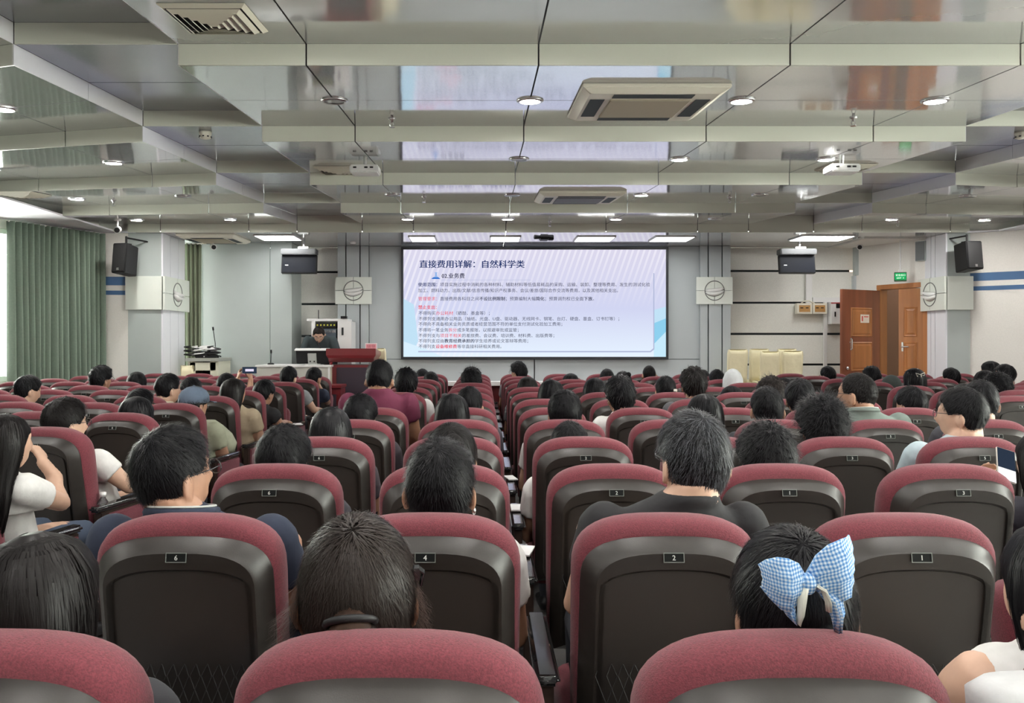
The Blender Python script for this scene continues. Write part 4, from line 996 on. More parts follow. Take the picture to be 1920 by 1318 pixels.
def make_body(top, hx=0, hy=.17, w=.19, yaw=0, pitch=0, roll=0, arms='lap', sleeve=.5, voxel=.016, male=True, legs=True, head_scale=1.0, K=1.8, low=.46, desk=False, sho=0.0):
    zs = top-.255*head_scale-.005+sho
    hc = Vector((hx,hy,top-.125*head_scale))
    Mh = Matrix.Translation(hc) @ Matrix.Rotation(-yaw,4,'Z') @ Matrix.Rotation(-pitch,4,'X') @ Matrix.Rotation(roll,4,'Y') @ Matrix.Scale(head_scale,4)
    nx, ny = hx, hy-.17
    P_ = head_pieces(Mh, male=male)
    P_.append(torso_rings(zs,nx,ny,w,low=low,hx=hx))
    nb = MB(); nb.tube([(hx*.7,.155+ny*.8,zs-.005),(hx*.85,.135+ny*.9,zs+.05),hc+(Mh.to_3x3() @ Vector((0,-.034,-.075))),hc+(Mh.to_3x3() @ Vector((0,-.036,-.02)))],[.054,.055,.054,.052],12,round_end=True); P_.append(nb)
    cl = [torso_rings(zs,nx,ny,w,.014,low=max(low,.47),top='collar',hx=hx)]
    sh = {}
    for s in (-1,1):
        S = Vector((hx*.55+s*(w-.025),.17+ny*.5,zs-.045))
        if isinstance(arms, dict): E,Wr,hd,hn,cu = arms[s]
        elif arms == 'rest': E,Wr,hd,hn,cu = (s*.29,.24,.685),(s*.27,.47,.69),(0,1,-.05),(0,0,-1),.5
        else: E,Wr,hd,hn,cu = (hx*.4+s*(w+.02),.27,zs-.29),(s*.12,.48,.63),(-s*.5,.85,-.1),(0,0,-1),.5
        E, Wr = Vector(E), Vector(Wr)
        a = MB(); a.tube([S,S.lerp(E,.5),E,E.lerp(Wr,.35),Wr],[.056,.049,.040,.038,.027],12,round_end=True); P_.append(a)
        P_ += hand_pieces(Wr,hd,hn,1.0 if male else .92,cu,side=-s if hn[2] < 0 else s)
        c = MB(); dn = .016
        if sleeve > 0:
            if sleeve <= 1: c.tube([S,S.lerp(E,.5*min(1,sleeve*1.3)),S.lerp(E,sleeve)],[.056+dn,.052+dn,.046+dn+.004],12)
            else: c.tube([S,S.lerp(E,.5),E,E.lerp(Wr,.5),Wr.lerp(E,.06)],[.056+dn,.050+dn,.044+dn,.040+dn,.034+dn],12)
            c.ell(S,(.066,.066,.066)); cl.append(c)
        else:
            c.ell(S+Vector((-s*.03,0,.0)),(.060,.068,.066)); cl.append(c)
    nleg = 0
    if legs:
        for s in (-1,1):
            l = MB(); l.tube([(s*.085,.30,.545),(s*.11,.46,.55),(s*.12,.66,.535),(s*.12,.70,.49),(s*.115,.70,.28),(s*.11,.69,.10)],[.085,.078,.062,.056,.052,.040],12,round_end=True); P_.append(l)
            f = MB(); f.tube([(s*.11,.66,.05),(s*.12,.76,.045),(s*.13,.87,.035)],[(.045,.04),(.045,.032),(.035,.02)],10,round_end=True); P_.append(f)
    zn = zs-.06; zt_ = np.linspace(0,2.2,1500)
    sm = np.clip((zt_-zn)/.17,0,1); sm = 1+(K-1)*(sm*sm*(3-2*sm)); zz = np.concatenate([[0],np.cumsum((sm[1:]+sm[:-1])/2*np.diff(zt_))])
    def warp(V, dirn):
        V = V.copy(); z = V[:,2]
        if dirn > 0: zr = z; V[:,2] = np.interp(z,zt_,zz); sc_ = np.interp(zr,zt_,sm); V[:,0] = hc.x+(V[:,0]-hc.x)*sc_; V[:,1] = hc.y+(V[:,1]-hc.y)*sc_
        else: zr = np.interp(z,zz,zt_); sc_ = np.interp(zr,zt_,sm); V[:,2] = zr; V[:,0] = hc.x+(V[:,0]-hc.x)/sc_; V[:,1] = hc.y+(V[:,1]-hc.y)/sc_
        return V
    body = remesh(P_, voxel, 3, warp)
    shirt = remesh(cl, max(.011,voxel*.8), 4, name='shirt')
    return body, shirt, Mh, zs
def set_trousers(me, zs):
    n = len(me.polygons); c = np.empty(n*3); me.polygons.foreach_get('center', c); c = c.reshape(-1,3)
    idx = ((c[:,2] < .64) & (np.abs(c[:,0]) < .21) & (c[:,2] < .61+.25*(c[:,1] < .34)) & (c[:,2] > .09)).astype(np.int32)
    shoe = (c[:,2] <= .09); idx[shoe] = 2
    me.polygons.foreach_set('material_index', idx)
# ---- hair
def hz_boundary(az, style):
    """lower edge of the hair in head-local z for azimuth az (0 = face, pi = nape)"""
    c = -math.cos(az)            # -1 front .. 1 back
    if style in ('short','curly','floppy','grey','messy'):
        front, sidez, back = .062, .012, -.096
    elif style == 'buzz': front, sidez, back = .078, .015, -.068
    elif style == 'tied': front, sidez, back = .055, .005, -.095
    else: front, sidez, back = .055, -.05, -.095
    if c < 0: return sidez+(front-sidez)*min(1,max(0,(-c-.42)/.4))
    return sidez+(back-sidez)*min(1,c*1.15)**.8
def head_r(d):
    p = Vector((d.x*HR.x,d.y*HR.y,d.z*HR.z)); z = p.z
    if z < 0:
        f = min(1,-z/.118); p.x *= 1-.30*f*f
        p.y *= (1-.42*f) if p.y < 0 else (1-.10*f)
    if z > .02 and p.y < 0: p.y *= 1.03
    return p
def hair_cap(style, seed=0, nu=56, nv=36):
    T = {'short':(.022,.009),'floppy':(.030,.016),'curly':(.048,.034),'grey':(.022,.010),'messy':(.036,.022),'buzz':(.010,.006),'tied':(.020,.014)}[style]
    A = {'short':.004,'floppy':.006,'curly':.012,'grey':.006,'messy':.011,'buzz':.0015,'tied':.003}[style]
    sc_ = {'curly':34,'messy':22}.get(style,16)
    b = MB(); rs = []; sv = Vector((seed*3.1,seed*1.7,seed*.9))
    for j in range(nv):
        a = math.pi*(j+.3)/(nv-.2)-math.pi/2; ring = []
        for k in range(nu):
            t = 2*math.pi*k/nu
            d = Vector((math.cos(a)*math.sin(t),math.cos(a)*math.cos(t),math.sin(a))); p = head_r(d)
            zb = hz_boundary(t,style)+.010*mnoise.noise(Vector((t*3,seed,0)))+.004*mnoise.noise(Vector((t*14,seed,3)))
            e = (p.z-zb)/.022
            if e <= 0: q = p*.93
            else:
                th = T[1]+(T[0]-T[1])*min(1,max(0,(p.z+.01)/.09)); th *= min(1,e)**.6
                nn = mnoise.noise(d*sc_*.5+sv)*A+mnoise.noise(Vector((d.x*sc_*1.6,d.y*sc_*1.6,d.z*sc_*.5))+sv)*A*.6
                q = p+d.normalized()*(th+nn*min(1,e)*1.4)
            ring.append(q)
        rs.append(ring)
    b.rings(rs); return b
def strands_cap(style, n, rnd, ln=(.03,.055), wd=.0011, lift=.004, crown=(0,-.045,.108), wavy=0.0):
    T = {'short':(.022,.009),'floppy':(.030,.016),'curly':(.048,.034),'grey':(.022,.010),'messy':(.036,.022),'buzz':(.010,.006),'tied':(.020,.014)}[style]
    b = MB(); W = Vector((crown[0]/HR.x,crown[1]/HR.y,crown[2]/HR.z)).normalized(); cnt = 0; vs = []; fs = []
    while cnt < n:
        d = Vector((rnd.gauss(0,1),rnd.gauss(0,1),rnd.gauss(0,1))).normalized()
        p = head_r(d)
        if p.z < hz_boundary(math.atan2(d.x,d.y),style)+.004: continue
        cnt += 1
        L = rnd.uniform(*ln); seg = 4; pts = []
        tw = rnd.uniform(-.35,.35)
        for s in range(seg+1):
            th = T[1]+(T[0]-T[1])*min(1,max(0,(head_r(d).z+.01)/.09))
            lf = lift*(s/seg)**2*rnd.uniform(.2,1.6)
            hp = head_r(d)
            if s > 1 and hp.z < hz_boundary(math.atan2(d.x,d.y),style)-.004: break
            pts.append(hp+d*(th+lf*1.2+(.0045 if style == 'tied' else .0012)+.0012*math.sin(tw*40)))
            tg = d-W; tg = tg-d*tg.dot(d)
            if tg.length < 1e-4: tg = Vector((rnd.random(),rnd.random(),0))
            tg.normalize(); tg = tg+d.cross(tg)*(wavy*math.sin(s*2.2+tw*9)); tg = (tg+d.cross(tg)*(tw+rnd.uniform(-.15,.15)*(3 if style == 'curly' else 1))).normalized()
            d = (d+tg*(L/seg)/.10).normalized()
        if len(pts) < 3: continue
        seg = len(pts)-1
        sd = (pts[1]-pts[0]).cross(d)
        if sd.length < 1e-7: continue
        sd = sd.normalized()*wd; o = len(vs)
        for i,q in enumerate(pts):
            f = 1-.75*i/seg
            vs += [q-sd*f, q+sd*f]
        for i in range(seg): fs.append((o+2*i,o+2*i+1,o+2*i+3,o+2*i+2))
    b.add(vs,fs); return b
LONGP = {'long': [(.128,.012,.02,-.01),(.120,.040,.045,-.01),(.10,.068,.080,-.012),(.06,.089,.104,-.012),(.01,.098,.108,-.014),(-.05,.099,.098,-.024),(-.10,.097,.078,-.040),(-.16,.100,.060,-.058),(-.23,.104,.050,-.070),(-.30,.094,.042,-.074),(-.36,.075,.03,-.074)],
         'bob': [(.132,.012,.02,-.01),(.124,.042,.045,-.01),(.104,.072,.084,-.012),(.06,.095,.110,-.012),(.01,.104,.113,-.014),(-.05,.106,.105,-.02),(-.10,.104,.090,-.028),(-.14,.096,.075,-.035),(-.165,.08,.05,-.035)]}
def hair_long(style, seed=0, nu=64, end=None, wav=1.0):
    prof = LONGP[style]; zs = [p[0] for p in prof][::-1]; b = MB(); rs = []
    N = 34; z1 = prof[0][0]; z0 = end if end is not None else prof[-1][0]
    for j in range(N):
        z = z1+(z0-z1)*(j/(N-1))**1.05
        rx,ry,cy = [float(np.interp(z,zs,[p[i] for p in prof][::-1])) for i in (1,2,3)]
        yf = float(np.interp(z,[-.4,-.15,-.05,.02,.06,.085,.12],[-.02,-.005,.0,.03,.075,.11,.2]))
        ring = []
        for k in range(nu):
            t = 2*math.pi*k/nu
            am = (.0035+.006*max(0,-z)*8)*wav
            rr = 1+am/.1*(mnoise.noise(Vector((math.sin(t)*9,math.cos(t)*9,z*3+seed*7)))+.5*mnoise.noise(Vector((math.sin(t)*26,math.cos(t)*26,z*2+seed))))
            x = rx*math.sin(t)*rr; y = cy+ry*math.cos(t)*rr
            y = min(y,yf+.004*math.sin(k*1.7))
            ring.append(Vector((x,y,z+(.012*mnoise.noise(Vector((t*5,seed,9))) if j == N-1 else 0))))
        rs.append(ring)
    b.rings(rs); return b, rs
def strands_long(rs, n, rnd, wd=.0011, off=.0025, jit=.006):
    vs=[]; fs=[]; nu = len(rs[0]); N = len(rs)
    for _ in range(n):
        k = rnd.random()*nu; t = 2*math.pi*k/nu
        if math.cos(t) > .25: continue
        j0 = rnd.randint(0,max(0,N-12)); j1 = min(N-1,j0+rnd.randint(9,20)); step = 2; pts=[]; dk = rnd.uniform(-.12,.12)
        for j in range(j0,j1+1,step):
            kk = k+dk*(j-j0); a = int(kk)%nu; f = kk-int(kk); p = rs[j][a].lerp(rs[j][(a+1)%nu],f)
            nrm = Vector((math.sin(2*math.pi*kk/nu),math.cos(2*math.pi*kk/nu),.25 if j < 8 else 0)).normalized()
            pts.append(p+nrm*(off+jit*rnd.random()*((j-j0)/(j1-j0+1))**2))
        if len(pts) < 3: continue
        sd = Vector((math.cos(t),-math.sin(t),0))*wd; o=len(vs)
        for i,q in enumerate(pts): f=1-.6*i/len(pts); vs += [q-sd*f,q+sd*f]
        for i in range(len(pts)-1): fs.append((o+2*i,o+2*i+1,o+2*i+3,o+2*i+2))
    b = MB(); b.add(vs,fs); return b
HCACHE = {}
def add_hair(root, Mh, style, color, seed, near, ns=0, **kw):
    """hair (and its loose strands) as children of the person"""
    m, ms = HAIRM[color], STRM[color]
    rnd = random.Random(seed)
    ck = (style,color,seed%4,near) if not near else None
    o = None
    if style in ('long','bob'):
        if ck and ck in HCACHE: me, sme = HCACHE[ck]
        else:
            b, rs = hair_long(style, seed, nu=72 if near else 36, end=kw.get('end'), wav=kw.get('wav',1.0)); me = b.mesh('hair', m, smooth=True)
            sme = strands_long(rs, ns or (2600 if near else 300), rnd, wd=.0010 if near else .0022, jit=kw.get('jit',.006)).mesh('hair_strands', ms, smooth=True)
            if ck: HCACHE[ck] = (me,sme)
    else:
        if ck and ck in HCACHE: me, sme = HCACHE[ck]
        else:
            b = hair_cap(style, seed, *( (72,46) if near else (40,26))); me = b.mesh('hair', m, smooth=True)
            ln = {'short':(.025,.045),'floppy':(.04,.07),'curly':(.012,.03),'grey':(.03,.05),'messy':(.03,.06),'buzz':(.008,.014),'tied':(.05,.09)}[style]
            lf = {'short':.008,'floppy':.008,'curly':.022,'grey':.006,'messy':.018,'buzz':.003,'tied':.004}[style]
            sme = strands_cap(style, ns or (3200 if near else 420), rnd, ln, .0008 if near else .0020, lf, wavy=kw.get('wav',0.0)).mesh('hair_strands', ms, smooth=True)
            if ck: HCACHE[ck] = (me,sme)
    o = link('hair', me, root); o.matrix_local = Mh
    if color == 'grey':
        s2 = link('hair_strands', strands_cap('grey', 4200, random.Random(seed+1), (.03,.05), .0009, .005).mesh('hair_strands', STRM['black'], smooth=True), o); s2['kind'] = 'stuff'
    if sme is not None:
        s_ = link('hair_strands', sme, o); s_['kind'] = 'stuff'
    return o
def glasses(root, Mh, m=None):
    b = MB(); 
    for s in (-1,1):
        pts = [Vector((s*.034+.026*math.cos(a),.104+.002*math.cos(a)*s,.012+.020*math.sin(a))) for a in [2*math.pi*k/16 for k in range(17)]]
        b.tube(pts,.0016,6); b.tube([(s*.060,.102,.016),(s*.076,.07,.016),(s*.088,-.005,.014),(s*.089,-.022,.0)],.0016,6)
    b.tube([(-.009,.107,.016),(0,.111,.019),(.009,.107,.016)],.0014,6)
    o = b.obj('glasses', m or M_frame, root, smooth=True); o.matrix_local = Mh
    return o
OCC = set(); BCACHE = {}; PEOPLE = {}
def wing_solve(side, row, px):
    best = None
    for k in range(7):
        x,y,rz = wing_seat(side,row,k); q = VX+x*F/(y+.15)
        if best is None or abs(q-px) < best[0]: best = (abs(q-px),k,x,y,rz)
    return best[1:]
def person(key, blk, row, px, top_px, hair, label, shirt=(.05,.05,.06), color='black', yaw=0, pitch=0, roll=0, skin='mid', male=True, w=None, arms='lap', sleeve=.5, near=None, gl=False, hair_kw=None, hyo=0.0, cap=None, seat=None, trous=0, unique=None, hs=1.0, sho=0.0):
    if blk == 'C':
        y = CROW[row]; rz = 0
        k = seat if seat is not None else min(range(7), key=lambda i: abs(VX+CX[i]*F/(y+.16)-px)); x = CX[k]
    else:
        k,x,y,rz = wing_solve(blk,row,px)
        if seat is not None: k = seat; x,y,rz = wing_seat(blk,row,k)
    OCC.add((blk,row,k))
    hy = .17+hyo
    dh = y+hy; X = PX(px,dh); top = PZ(top_px,dh-.02)-.018
    hx = X-x
    near = (y < 3.2) if near is None else near
    root = thing('person', label, 'person', (x,y,0), rz, 'seated audience')
    w = w or (.195 if male else .175)
    vox = .010 if y < 2.3 else (.014 if y < 5 else .019)
    far = y > 5.5 and not unique and arms in ('lap','rest')
    Rz = Matrix.Rotation(-rz,4,'Z'); hxl = (Rz @ Vector((hx,0,0))).x
    if far:
        ck = (male,arms,round(yaw/R(25)),sleeve > 1)
        if ck not in BCACHE: BCACHE[ck] = make_body(1.20,0,.17,w,round(yaw/R(25))*R(25),0,0,arms,sleeve,.019,male)
        body,shirt_me,Mh,zs = BCACHE[ck]
        bo = link('body', body, root); so = link('shirt', shirt_me, root)
        # taller or shorter sitter: shift the same figure up or down with the seat cushion hidden by the chair back
        dz = top-1.20
        for o_ in (bo,so): o_.location = (hxl,0,dz)
        Mh = Matrix.Translation((hxl,0,dz)) @ Mh
        if not body.materials:
            for q in (SKINS['mid'],M_trous[0],M_black): body.materials.append(q)
            shirt_me.materials.append(cloth(shirt)); set_trousers(body,zs)
        for o_,mm in ((bo,[SKINS[skin],M_trous[trous],M_black]),(so,[cloth(shirt)])):
            for i,q in enumerate(mm): o_.material_slots[i].link='OBJECT'; o_.material_slots[i].material=q
    else:
        body,shirt_me,Mh,zs = make_body(top,hxl,hy,w,yaw,pitch,roll,arms,sleeve,vox,male,head_scale=hs,sho=sho)
        for q in (SKINS[skin],M_trous[trous],M_black): body.materials.append(q)
        set_trousers(body,zs); shirt_me.materials.append(cloth(shirt))
        link('body', body, root); link('shirt', shirt_me, root)
    h = None
    if hair: h = add_hair(root,Mh,hair,color,sum(map(ord,key)),near,**(hair_kw or {}))
    if gl: glasses(root,Mh)
    PEOPLE[key] = (root,Mh,zs,h)
    return root,Mh,zs,h
# ---------------------------------------------------------------- the audience
WHITE=(.72,.72,.70); BLK=(.014,.014,.016); NAVY=(.018,.026,.05); GREY=(.25,.27,.28); CREAMS=(.66,.60,.46); MAROON=(.125,.018,.048)
D=R
# centre block, from the camera forwards
person('a1','C',0,78,986,'long','woman with long dark brown hair in the nearest row by the left frame edge',(.03,.03,.035),'softblack',yaw=D(14),roll=D(-4),male=False,trous=1,hair_kw=dict(ns=5200,wav=1.5,jit=.012))
person('a2','C',0,672,967,'tied','woman with brown hair tied low and a black hair clip, nearest row',(.03,.025,.03),'brown',yaw=D(-6),roll=D(-3),skin='tan',male=False,hair_kw=dict(ns=7000,wav=.25))
person('a3','C',0,1486,990,'tied','girl with black ponytail and blue gingham bow, nearest row',(.5,.5,.52),'black',yaw=D(4),male=False,hair_kw=dict(ns=5200))
person('a4','C',0,1998,960,'long','woman in white sleeveless top with long black hair at the right frame edge',WHITE,'black',yaw=D(-10),roll=D(-4),skin='light',male=False,sleeve=0,seat=3,sho=.035,w=.185,hair_kw=dict(ns=4500,end=-.42))
person('b1','C',1,326,797,'short','man with short black hair and glasses in navy polo, second row',NAVY,'black',yaw=D(38),pitch=D(-6),skin='mid',gl=True,hair_kw=dict(ns=5000),w=.235,sho=.02)
person('b2','C',1,825,822,'short','man with short black hair and silver earring in white tee, second row',WHITE,'black',yaw=D(3),skin='tan',hair_kw=dict(ns=5000))
person('b3','C',1,1300,770,'grey','man with greying hair and glasses in black tee, second row',BLK,'grey',yaw=D(-14),skin='light',gl=True,hair_kw=dict(ns=2600),w=.21,sho=.015)
person('c1','C',2,533,799,'floppy','person with full black hair in the third row, left aisle seat',(.05,.05,.06),'black',yaw=D(10),hair_kw=dict(ns=3200))
person('c2','C',2,846,792,'tied','woman with dark hair in a loose bun, third row behind a cropped head',(.06,.05,.06),'softblack',male=False,yaw=D(5),hair_kw=dict(ns=2600))
person('c3','C',2,1436,797,'messy','person with tousled black hair in the third row, centre right',(.03,.03,.035),'black',yaw=D(-4),hair_kw=dict(ns=3400))
ph = {1:((.24,.20,.70),(.16,.40,.80),(0,.6,.4),(0,.3,-1),.5), -1:((-.27,.26,.74),(-.10,.42,.84),(-.1,.75,.55),(0,-.6,.8),.7)}
person('c4','C',2,1958,800,'long','person with long dark hair holding a phone, third row at the right frame edge',(.03,.03,.04),'softblack',skin='light',male=False,yaw=D(-8),seat=5,arms=ph,hair_kw=dict(ns=1500))
person('d1','C',3,621,757,'long','woman with straight long black hair, fourth row by the left aisle',(.06,.05,.06),'black',male=False,hair_kw=dict(ns=2200,end=-.26))
person('d2','C',3,1068,789,'short','short black haired person in white tee with black stripes, fourth row',WHITE,'black',yaw=D(0),hair_kw=dict(ns=1600),near=True)
person('d3','C',3,1541,750,'curly','person with curly black hair in the fourth row',(.05,.05,.06),'black',hair_kw=dict(ns=4200),near=True,skin='mid')
person('d4','C',3,1803,724,'short','man with glasses in pale blue shirt, head turned left, fourth row',(.42,.52,.56),'black',yaw=D(-48),skin='light',gl=True,hair_kw=dict(ns=3000),near=True,sleeve=1.5)
person('e1','C',4,676,740,'floppy','person with black hair and left ear hidden, fifth row at the left aisle',(.06,.05,.06),'black',yaw=D(14),hair_kw=dict(ns=1500),near=True)
person('e2','C',4,848,733,'long','woman with very long black hair, fifth row',(.02,.02,.025),'black',male=False,hair_kw=dict(ns=1500),near=True)
person('e3','C',4,1059,733,'floppy','person with parted black hair and white sleeves, fifth row',WHITE,'black',hair_kw=dict(ns=1500),near=True)
person('e4','C',4,1320,735,'bob','person with smooth black bob, fifth row behind the grey haired man',(.05,.05,.06),'black',male=False)
person('e5','C',4,1438,724,'short','man with short black hair and visible neck, fifth row',(.05,.05,.06),'black',yaw=D(6),hair_kw=dict(ns=1500),near=True)
person('e6','C',4,1607,694,'buzz','heavy man with thinning hair and glasses in grey green polo, fifth row',(.16,.20,.18),'softblack',yaw=D(-42),skin='tan',gl=True,w=.24,sho=.03,near=True,hair_kw=dict(ns=2500),hs=1.05)
person('e7','C',4,1838,711,'short','person with black hair at the right aisle, fifth row',(.05,.05,.06),'black',yaw=D(10),skin='light')
person('f0','C',5,712,673,'short','tall man in magenta red shirt, sixth row at the left aisle',MAROON,'black',yaw=D(4),w=.225,sho=.035,hair_kw=dict(ns=1400),near=True,unique=True,skin='tan')
person('f1','C',5,1162,707,'messy','person with black hair and glasses, sixth row in the middle',WHITE,'black',yaw=D(-14),gl=True,unique=True)
person('f2','C',5,1500,711,'floppy','person with tousled black hair, sixth row right of the middle',(.1,.1,.11),'black',yaw=D(10))
person('f3','C',5,1708,723,'short','person with smooth black hair, sixth row at the right aisle',(.1,.1,.11),'black',yaw=D(-20))
person('f4','C',5,880,724,'short','person with black hair beyond the very long haired woman, sixth row',(.08,.08,.1),'black')
G_='seventh row'
person('g2','C',6,1033,709,'bob','long black haired person in the seventh row, seat left of the middle',(.1,.1,.11),'black',male=False,yaw=D(-8))
person('g3','C',6,1300,690,'messy','person with ruffled dark hair in the seventh row',(.1,.1,.11),'softblack')
person('g5','C',6,1446,711,'curly','person with brownish curly hair in the seventh row',(.2,.2,.2),'brown')
person('h1','C',7,762,692,'messy','person with wavy black hair next to the magenta shirt, eighth row',WHITE,'black')
person('h3','C',7,1115,706,'bob','person with long straight black hair, eighth row in the middle',(.1,.1,.11),'black',male=False)
person('h4','C',7,1248,704,'short','person with cropped black hair and hair clip, eighth row',(.2,.2,.2),'black',male=False)
person('h5','C',7,1371,721,'bob','low sitting black haired person in front of the white hood, eighth row',(.1,.1,.11),'black',male=False)
person('h7','C',7,1472,708,'short','person with black hair behind the curly head, eighth row right end',(.1,.1,.11),'black')
person('i2','C',8,989,704,'bob','person with long dark hair left of the middle, ninth row',(.1,.1,.11),'softblack',male=False,yaw=D(12))
person('j4','C',9,884,692,'curly','person with bushy black hair in the tenth row, over the gap',(.15,.15,.16),'black')
person('j3','C',9,1168,695,'tied','person with black hair in a knot, tenth row',(.1,.1,.11),'black',male=False,yaw=D(-10))
person('j7','C',9,1373,692,None,'person wearing a white hood, tenth row',WHITE,'black',male=False)
person('k6','C',10,808,696,'short','person with black hair, eleventh row at the left aisle',(.1,.1,.11),'black')
person('k1','C',10,1070,698,'bob','person with black hair peeking over the seat, eleventh row',(.1,.1,.11),'black',male=False)
person('k7','C',10,1344,692,'short','person with short dark hair left of the white hood, eleventh row',(.1,.1,.11),'black')
person('l6','C',11,792,691,'short','person with black hair, twelfth row at the left aisle',(.1,.1,.11),'black')
person('l2','C',11,972,679,'messy','tall man turned left with glasses before the screen, twelfth row',(.2,.2,.22),'black',yaw=D(-50),gl=True)
person('l3','C',11,1138,691,'short','person with black hair and pale collar, twelfth row',(.5,.48,.45),'black')
person('l5','C',11,1217,683,'buzz','man with close cropped hair and visible nape, twelfth row',(.2,.2,.22),'softblack',skin='tan')
person('l7','C',11,1318,693,'short','person with dark hair near the right pilaster, twelfth row',(.2,.2,.22),'black')
# window side block
fist = {1:((.21,.42,.725),(.095,.42,.90),(-.45,.05,.8),(-.75,-.2,-.4),2.3), -1:((-.24,.20,.70),(-.12,.44,.60),(.5,.85,-.1),(0,0,-1),.5)}
person('wl1','L',0,10,768,'long','woman with long dark hair in white tee, fist raised, window side aisle seat',WHITE,'softblack',yaw=D(12),skin='light',male=False,arms=fist,seat=0,hair_kw=dict(ns=1800),near=True,trous=1)
person('wl2','L',1,109,747,'floppy','person with thick black hair and glasses in white shirt, window side aisle',WHITE,'softblack',yaw=D(26),gl=True,skin='light',seat=0,hair_kw=dict(ns=2200),near=True,arms='rest')
person('wl3','L',2,250,740,'bob','person with black hair low behind an aisle seat, window side third row',(.1,.1,.11),'black',male=False)
person('wl3b','L',3,262,727,'short','person with dark hair and dark top, window side fourth row inner seat',(.1,.1,.11),'black',yaw=D(20))
person('wl9','L',4,50,702,'short','man with faded short hair in white shirt looking down, near the curtain',WHITE,'black',yaw=D(30),pitch=D(14),skin='light',unique=True)
person('wl10','L',6,189,687,'messy','person with black hair and glasses before the green curtain',(.2,.2,.2),'black',yaw=D(25),gl=True)
person('wl11','L',7,257,695,'bob','person with black bob in front of the left grey column',(.1,.1,.11),'black',male=False)
person('wl13','L',4,314,699,'short','man in cream shirt with glasses turned to the screen',CREAMS,'black',yaw=D(34),skin='light',gl=True,unique=True)
person('wl14','L',5,357,706,'tied','person with black hair and pale hair clip beside the cabinet',(.1,.1,.11),'black',male=False,yaw=D(20))
person('wl4','L',3,361,723,'tied','woman in blue grey baseball cap with long dark hair at the aisle',(.34,.36,.26),'softblack',yaw=D(20),male=False,seat=0,hair_kw=dict(ns=900),near=True)
up = {1:((.34,.34,.84),(.31,.46,1.06),(-.15,.1,1),(-.9,.25,0),.9), -1:((.10,.36,.82),(.175,.46,1.06),(.15,.1,1),(.9,.25,0),.9)}
person('wl15','L',6,424,699,'short','person with dark hair photographing the stage with a raised phone',(.12,.04,.05),'black',yaw=D(15),arms=up)
person('wl5','L',4,440,705,'long','woman with long wavy dark hair in beige shirt at the aisle',(.36,.29,.20),'softblack',yaw=D(22),male=False,seat=0,hair_kw=dict(ns=1200,wav=2.2),near=True,hyo=.04)
person('wl6','L',5,494,710,'tied','woman with dark tied hair in black tee writing at the aisle seat',BLK,'black',yaw=D(22),pitch=D(10),skin='mid',male=False,seat=0,arms='rest',unique=True)
person('wl7','L',7,541,686,'short','man with short black hair in grey tee by the control desk',GREY,'black',yaw=D(18),skin='light',arms='rest',unique=True)
ck_ = {1:((.27,.34,.70),(.135,.36,.98),(-.25,-.1,.8),(-.8,-.2,0),1.1), -1:((-.24,.20,.70),(-.12,.44,.60),(.5,.85,-.1),(0,0,-1),.5)}
person('wl8','L',8,589,688,'short','man in navy shirt resting his cheek on his hand by the lectern',NAVY,'black',yaw=D(28),skin='mid',arms=ck_)
# door side block
person('wr1','R',9,1552,686,'short','person with black hair left of the open door leaf',(.2,.2,.2),'black',yaw=D(-15),skin='light')
person('wr2','R',8,1634,688,'messy','person with ruffled hair before the open door leaf',(.25,.25,.28),'black')
person('wr3','R',7,1672,702,None,'person in dark green knitted cap before the doorway',(.1,.1,.11),'black',skin='light')
person('wr4','R',6,1715,688,'bob','person with black hair and pale ribbon before the doorway',WHITE,'black',male=False)
person('wr5','R',8,1783,689,'short','person with flat black hair before the right white column',(.3,.3,.3),'black',yaw=D(-20),skin='light')
person('wr6','R',8,1856,675,'bob','person with black hair by the right cream wall, upper of two',(.1,.1,.11),'black',male=False,yaw=D(-20))
person('wr7','R',7,1884,682,'short','person with spiky black hair turned left by the right cream wall',(.3,.3,.3),'black',yaw=D(-55),skin='light',gl=True)
person('wr8','R',5,1872,702,'curly','person with bushy black hair resting in the door side block',(.1,.1,.11),'black')
person('wr9','R',6,1848,692,'bob','person with dark hair between the bushy head and the wall',(.1,.1,.11),'black',male=False)
person('wr10','R',4,1806,716,'bob','person with dark hair beyond the man in pale blue',(.1,.1,.11),'black',male=False)
# ---------------------------------------------------------------- speaker behind the control desk
dsk = {s: ((s*.29,.28,.84),(s*.13,.37,.815),(-s*.7,.5,-.1),(0,0,-1),.4) for s in (-1,1)}
yS = 12.52
sp_root = thing('person', 'speaker in dark grey polo looking down at the control desk', 'person', (PX(598,yS-.36),yS,ST), math.pi, None)
sb,ss_,sMh,szs = make_body(PZ(611,yS-.36)-ST-.018,0,  .36,.215,R(-8),R(30),0,dsk,.75,.010,True,low=.46,sho=.11)
for q in (SKINS['light'],M_trous[2],M_black): sb.materials.append(q)
set_trousers(sb,szs); ss_.materials.append(cloth((.035,.05,.055)))
link('body', sb, sp_root); link('shirt', ss_, sp_root)
add_hair(sp_root,sMh,'short','brown',11,True,ns=1500); glasses(sp_root,sMh)
for s in (-1,1):
    e = MB(); e.ell((s*.031,.083,.010),(.012,.007,.006),10,7); o = e.obj('eye', mat('eye_white',(.6,.58,.55),.3), sp_root, smooth=True); o.matrix_local = sMh
    e = MB(); e.ell((s*.031,.0895,.010),(.005,.003,.005),8,6); o2 = e.obj('iris', M_black, o, smooth=True)
    e = MB(); e.tube([(s*.014,.101,.032),(s*.032,.100,.036),(s*.050,.090,.031)],.003,6); o = e.obj('eyebrow', HAIRM['brown'], sp_root); o.matrix_local = sMh
